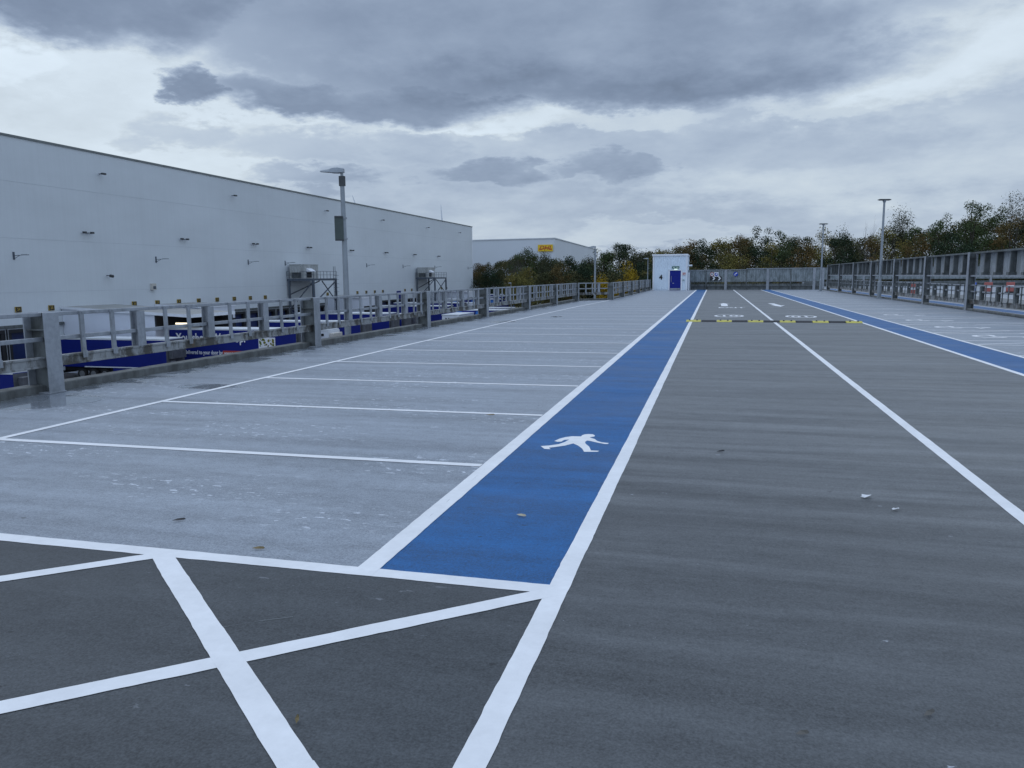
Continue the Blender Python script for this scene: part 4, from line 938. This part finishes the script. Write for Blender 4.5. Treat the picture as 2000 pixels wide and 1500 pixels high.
LIGHT = [ # az, el, width, height, strength of the bright cloud gaps
 (-.677,.160,.22,.07,.75),(-.45,.165,.16,.028,.35),(-.805,.230,.09,.034,1.),(-.60,.250,.09,.022,.7),(-.528,.19,.10,.02,.7),(-.323,.198,.16,.016,.9),(-.14,.19,.12,.012,.5),(-.70,.215,.14,.03,.8),(-.545,.262,.06,.03,.35),(-.092,.040,.16,.016,.35),(.217,.240,.16,.05,.9),(.12,.20,.10,.015,.5),(.10,.135,.30,.05,.3),(-.32,.05,.5,.02,-.1)]
DARK = [(-.225,.285,.40,.062,1.),(-.43,.220,.17,.030,.9),(-.775,.288,.21,.044,1.),(-.47,.213,.10,.02,.9),(-.046,.258,.27,.050,.95),(-.604,.222,.04,.020,1.),(-.27,.126,.08,.016,.5),(-.131,.127,.065,.021,.5),(-.481,.155,.10,.022,.35),(-.621,.168,.06,.018,.35),(-.495,.117,.085,.014,.45),(-.38,.160,.08,.02,.3),(.05,.15,.2,.03,.25)]
def mask(lst):
    out = None
    for a0, e0, wa, we, k in lst:
        dx = M('DIVIDE', M('SUBTRACT', azw, a0), wa); dy = M('DIVIDE', M('SUBTRACT', elw, e0), we)
        v = MR(M('ADD', M('MULTIPLY', dx, dx), M('MULTIPLY', dy, dy)), .35, 1.7, k, 0.)
        out = v if out is None else M('MAXIMUM', out, v)
    return out
def LERP(a, b, f): return M('ADD', a, M('MULTIPLY', M('SUBTRACT', b, a), f))
bright = M('ADD', .78, M('MULTIPLY', M('SUBTRACT', n2, .5), .35)); darkv = M('ADD', M('ADD', .255, M('MULTIPLY', M('SUBTRACT', n2, .5), .28)), M('MULTIPLY', M('SUBTRACT', n1, .5), .14))
top = M('MULTIPLY', MR(elw, .205, .285, -.06, .08), MR(az, -.72, -.5, 0., 1.)); darkv = M('ADD', M('ADD', darkv, top), M('MULTIPLY', M('SUBTRACT', n4, .5), .10))
val = LERP(val, bright, mask(LIGHT)); val = LERP(val, darkv, mask(DARK))
val = M('MULTIPLY', M('MAXIMUM', val, .18), 1.07)
over = MR(el, .36, 1.0, 1.0, 1.45)                       # brighter cloud overhead
back = MR(Y, .2, -.7, 1.0, 1.5)                        # and behind the viewer
hue = M('MULTIPLY', MR(val, .26, .70, 0., 1., False), MR(el, .36, .8, 1., .35))
val = M('MULTIPLY', M('MULTIPLY', val, over), back)
mx = N.new('ShaderNodeMix'); mx.data_type = 'RGBA'; mx.inputs[6].default_value = (.77,1.0,1.42,1); mx.inputs[7].default_value = (.87,1.0,1.12,1); Lk.new(hue, mx.inputs[0])
sc = N.new('ShaderNodeVectorMath'); sc.operation = 'SCALE'; Lk.new(mx.outputs[2], sc.inputs[0]); Lk.new(M('MULTIPLY', val, 10.), sc.inputs[3])
fin = N.new('ShaderNodeMix'); fin.data_type = 'RGBA'; fin.inputs[0].default_value = .93; Lk.new(sky.outputs[0], fin.inputs[6]); Lk.new(sc.outputs[0], fin.inputs[7])
Lk.new(fin.outputs[2], bgd.inputs[0]); bgd.inputs[1].default_value = .1
sl = bpy.data.lights.new('sun', 'SUN'); sl.energy = .5; sl.angle = R(40); sl.color = (1., .98, .95)
so = bpy.data.objects.new('sun', sl); C.objects.link(so)
sd = Vector((math.sin(SUN_AZ)*math.cos(SUN_EL), math.cos(SUN_AZ)*math.cos(SUN_EL), math.sin(SUN_EL))); so.rotation_euler = sd.to_track_quat('Z', 'Y').to_euler(); so.location = (0,0,60)

cam = bpy.data.cameras.new('camera'); cam.sensor_width = 36; cam.lens = 1502/2000*36; cam.clip_end = 6000; cam.clip_start = .05
co = bpy.data.objects.new('camera', cam); C.objects.link(co); scene.camera = co
pit, yaw, rol = .138967554, .25587343, -.00889124
def cdir(x, y, f):
    c, s = math.cos(rol), math.sin(rol); x, y = c*x - s*y, s*x + c*y
    fw = f*math.cos(pit) + y*math.sin(pit); up = y*math.cos(pit) - f*math.sin(pit)
    return Vector((x*math.cos(yaw) - fw*math.sin(yaw), x*math.sin(yaw) + fw*math.cos(yaw), up))
rx, upv, bk = cdir(1,0,0), cdir(0,1,0), -cdir(0,0,1)
mw = Matrix((rx, upv, bk)).transposed().to_4x4(); mw.translation = (0,0,EYE); co.matrix_world = mw
scene.view_settings.view_transform = 'Standard'; scene.view_settings.look = 'None'; scene.view_settings.exposure = 0.; scene.view_settings.gamma = 1.
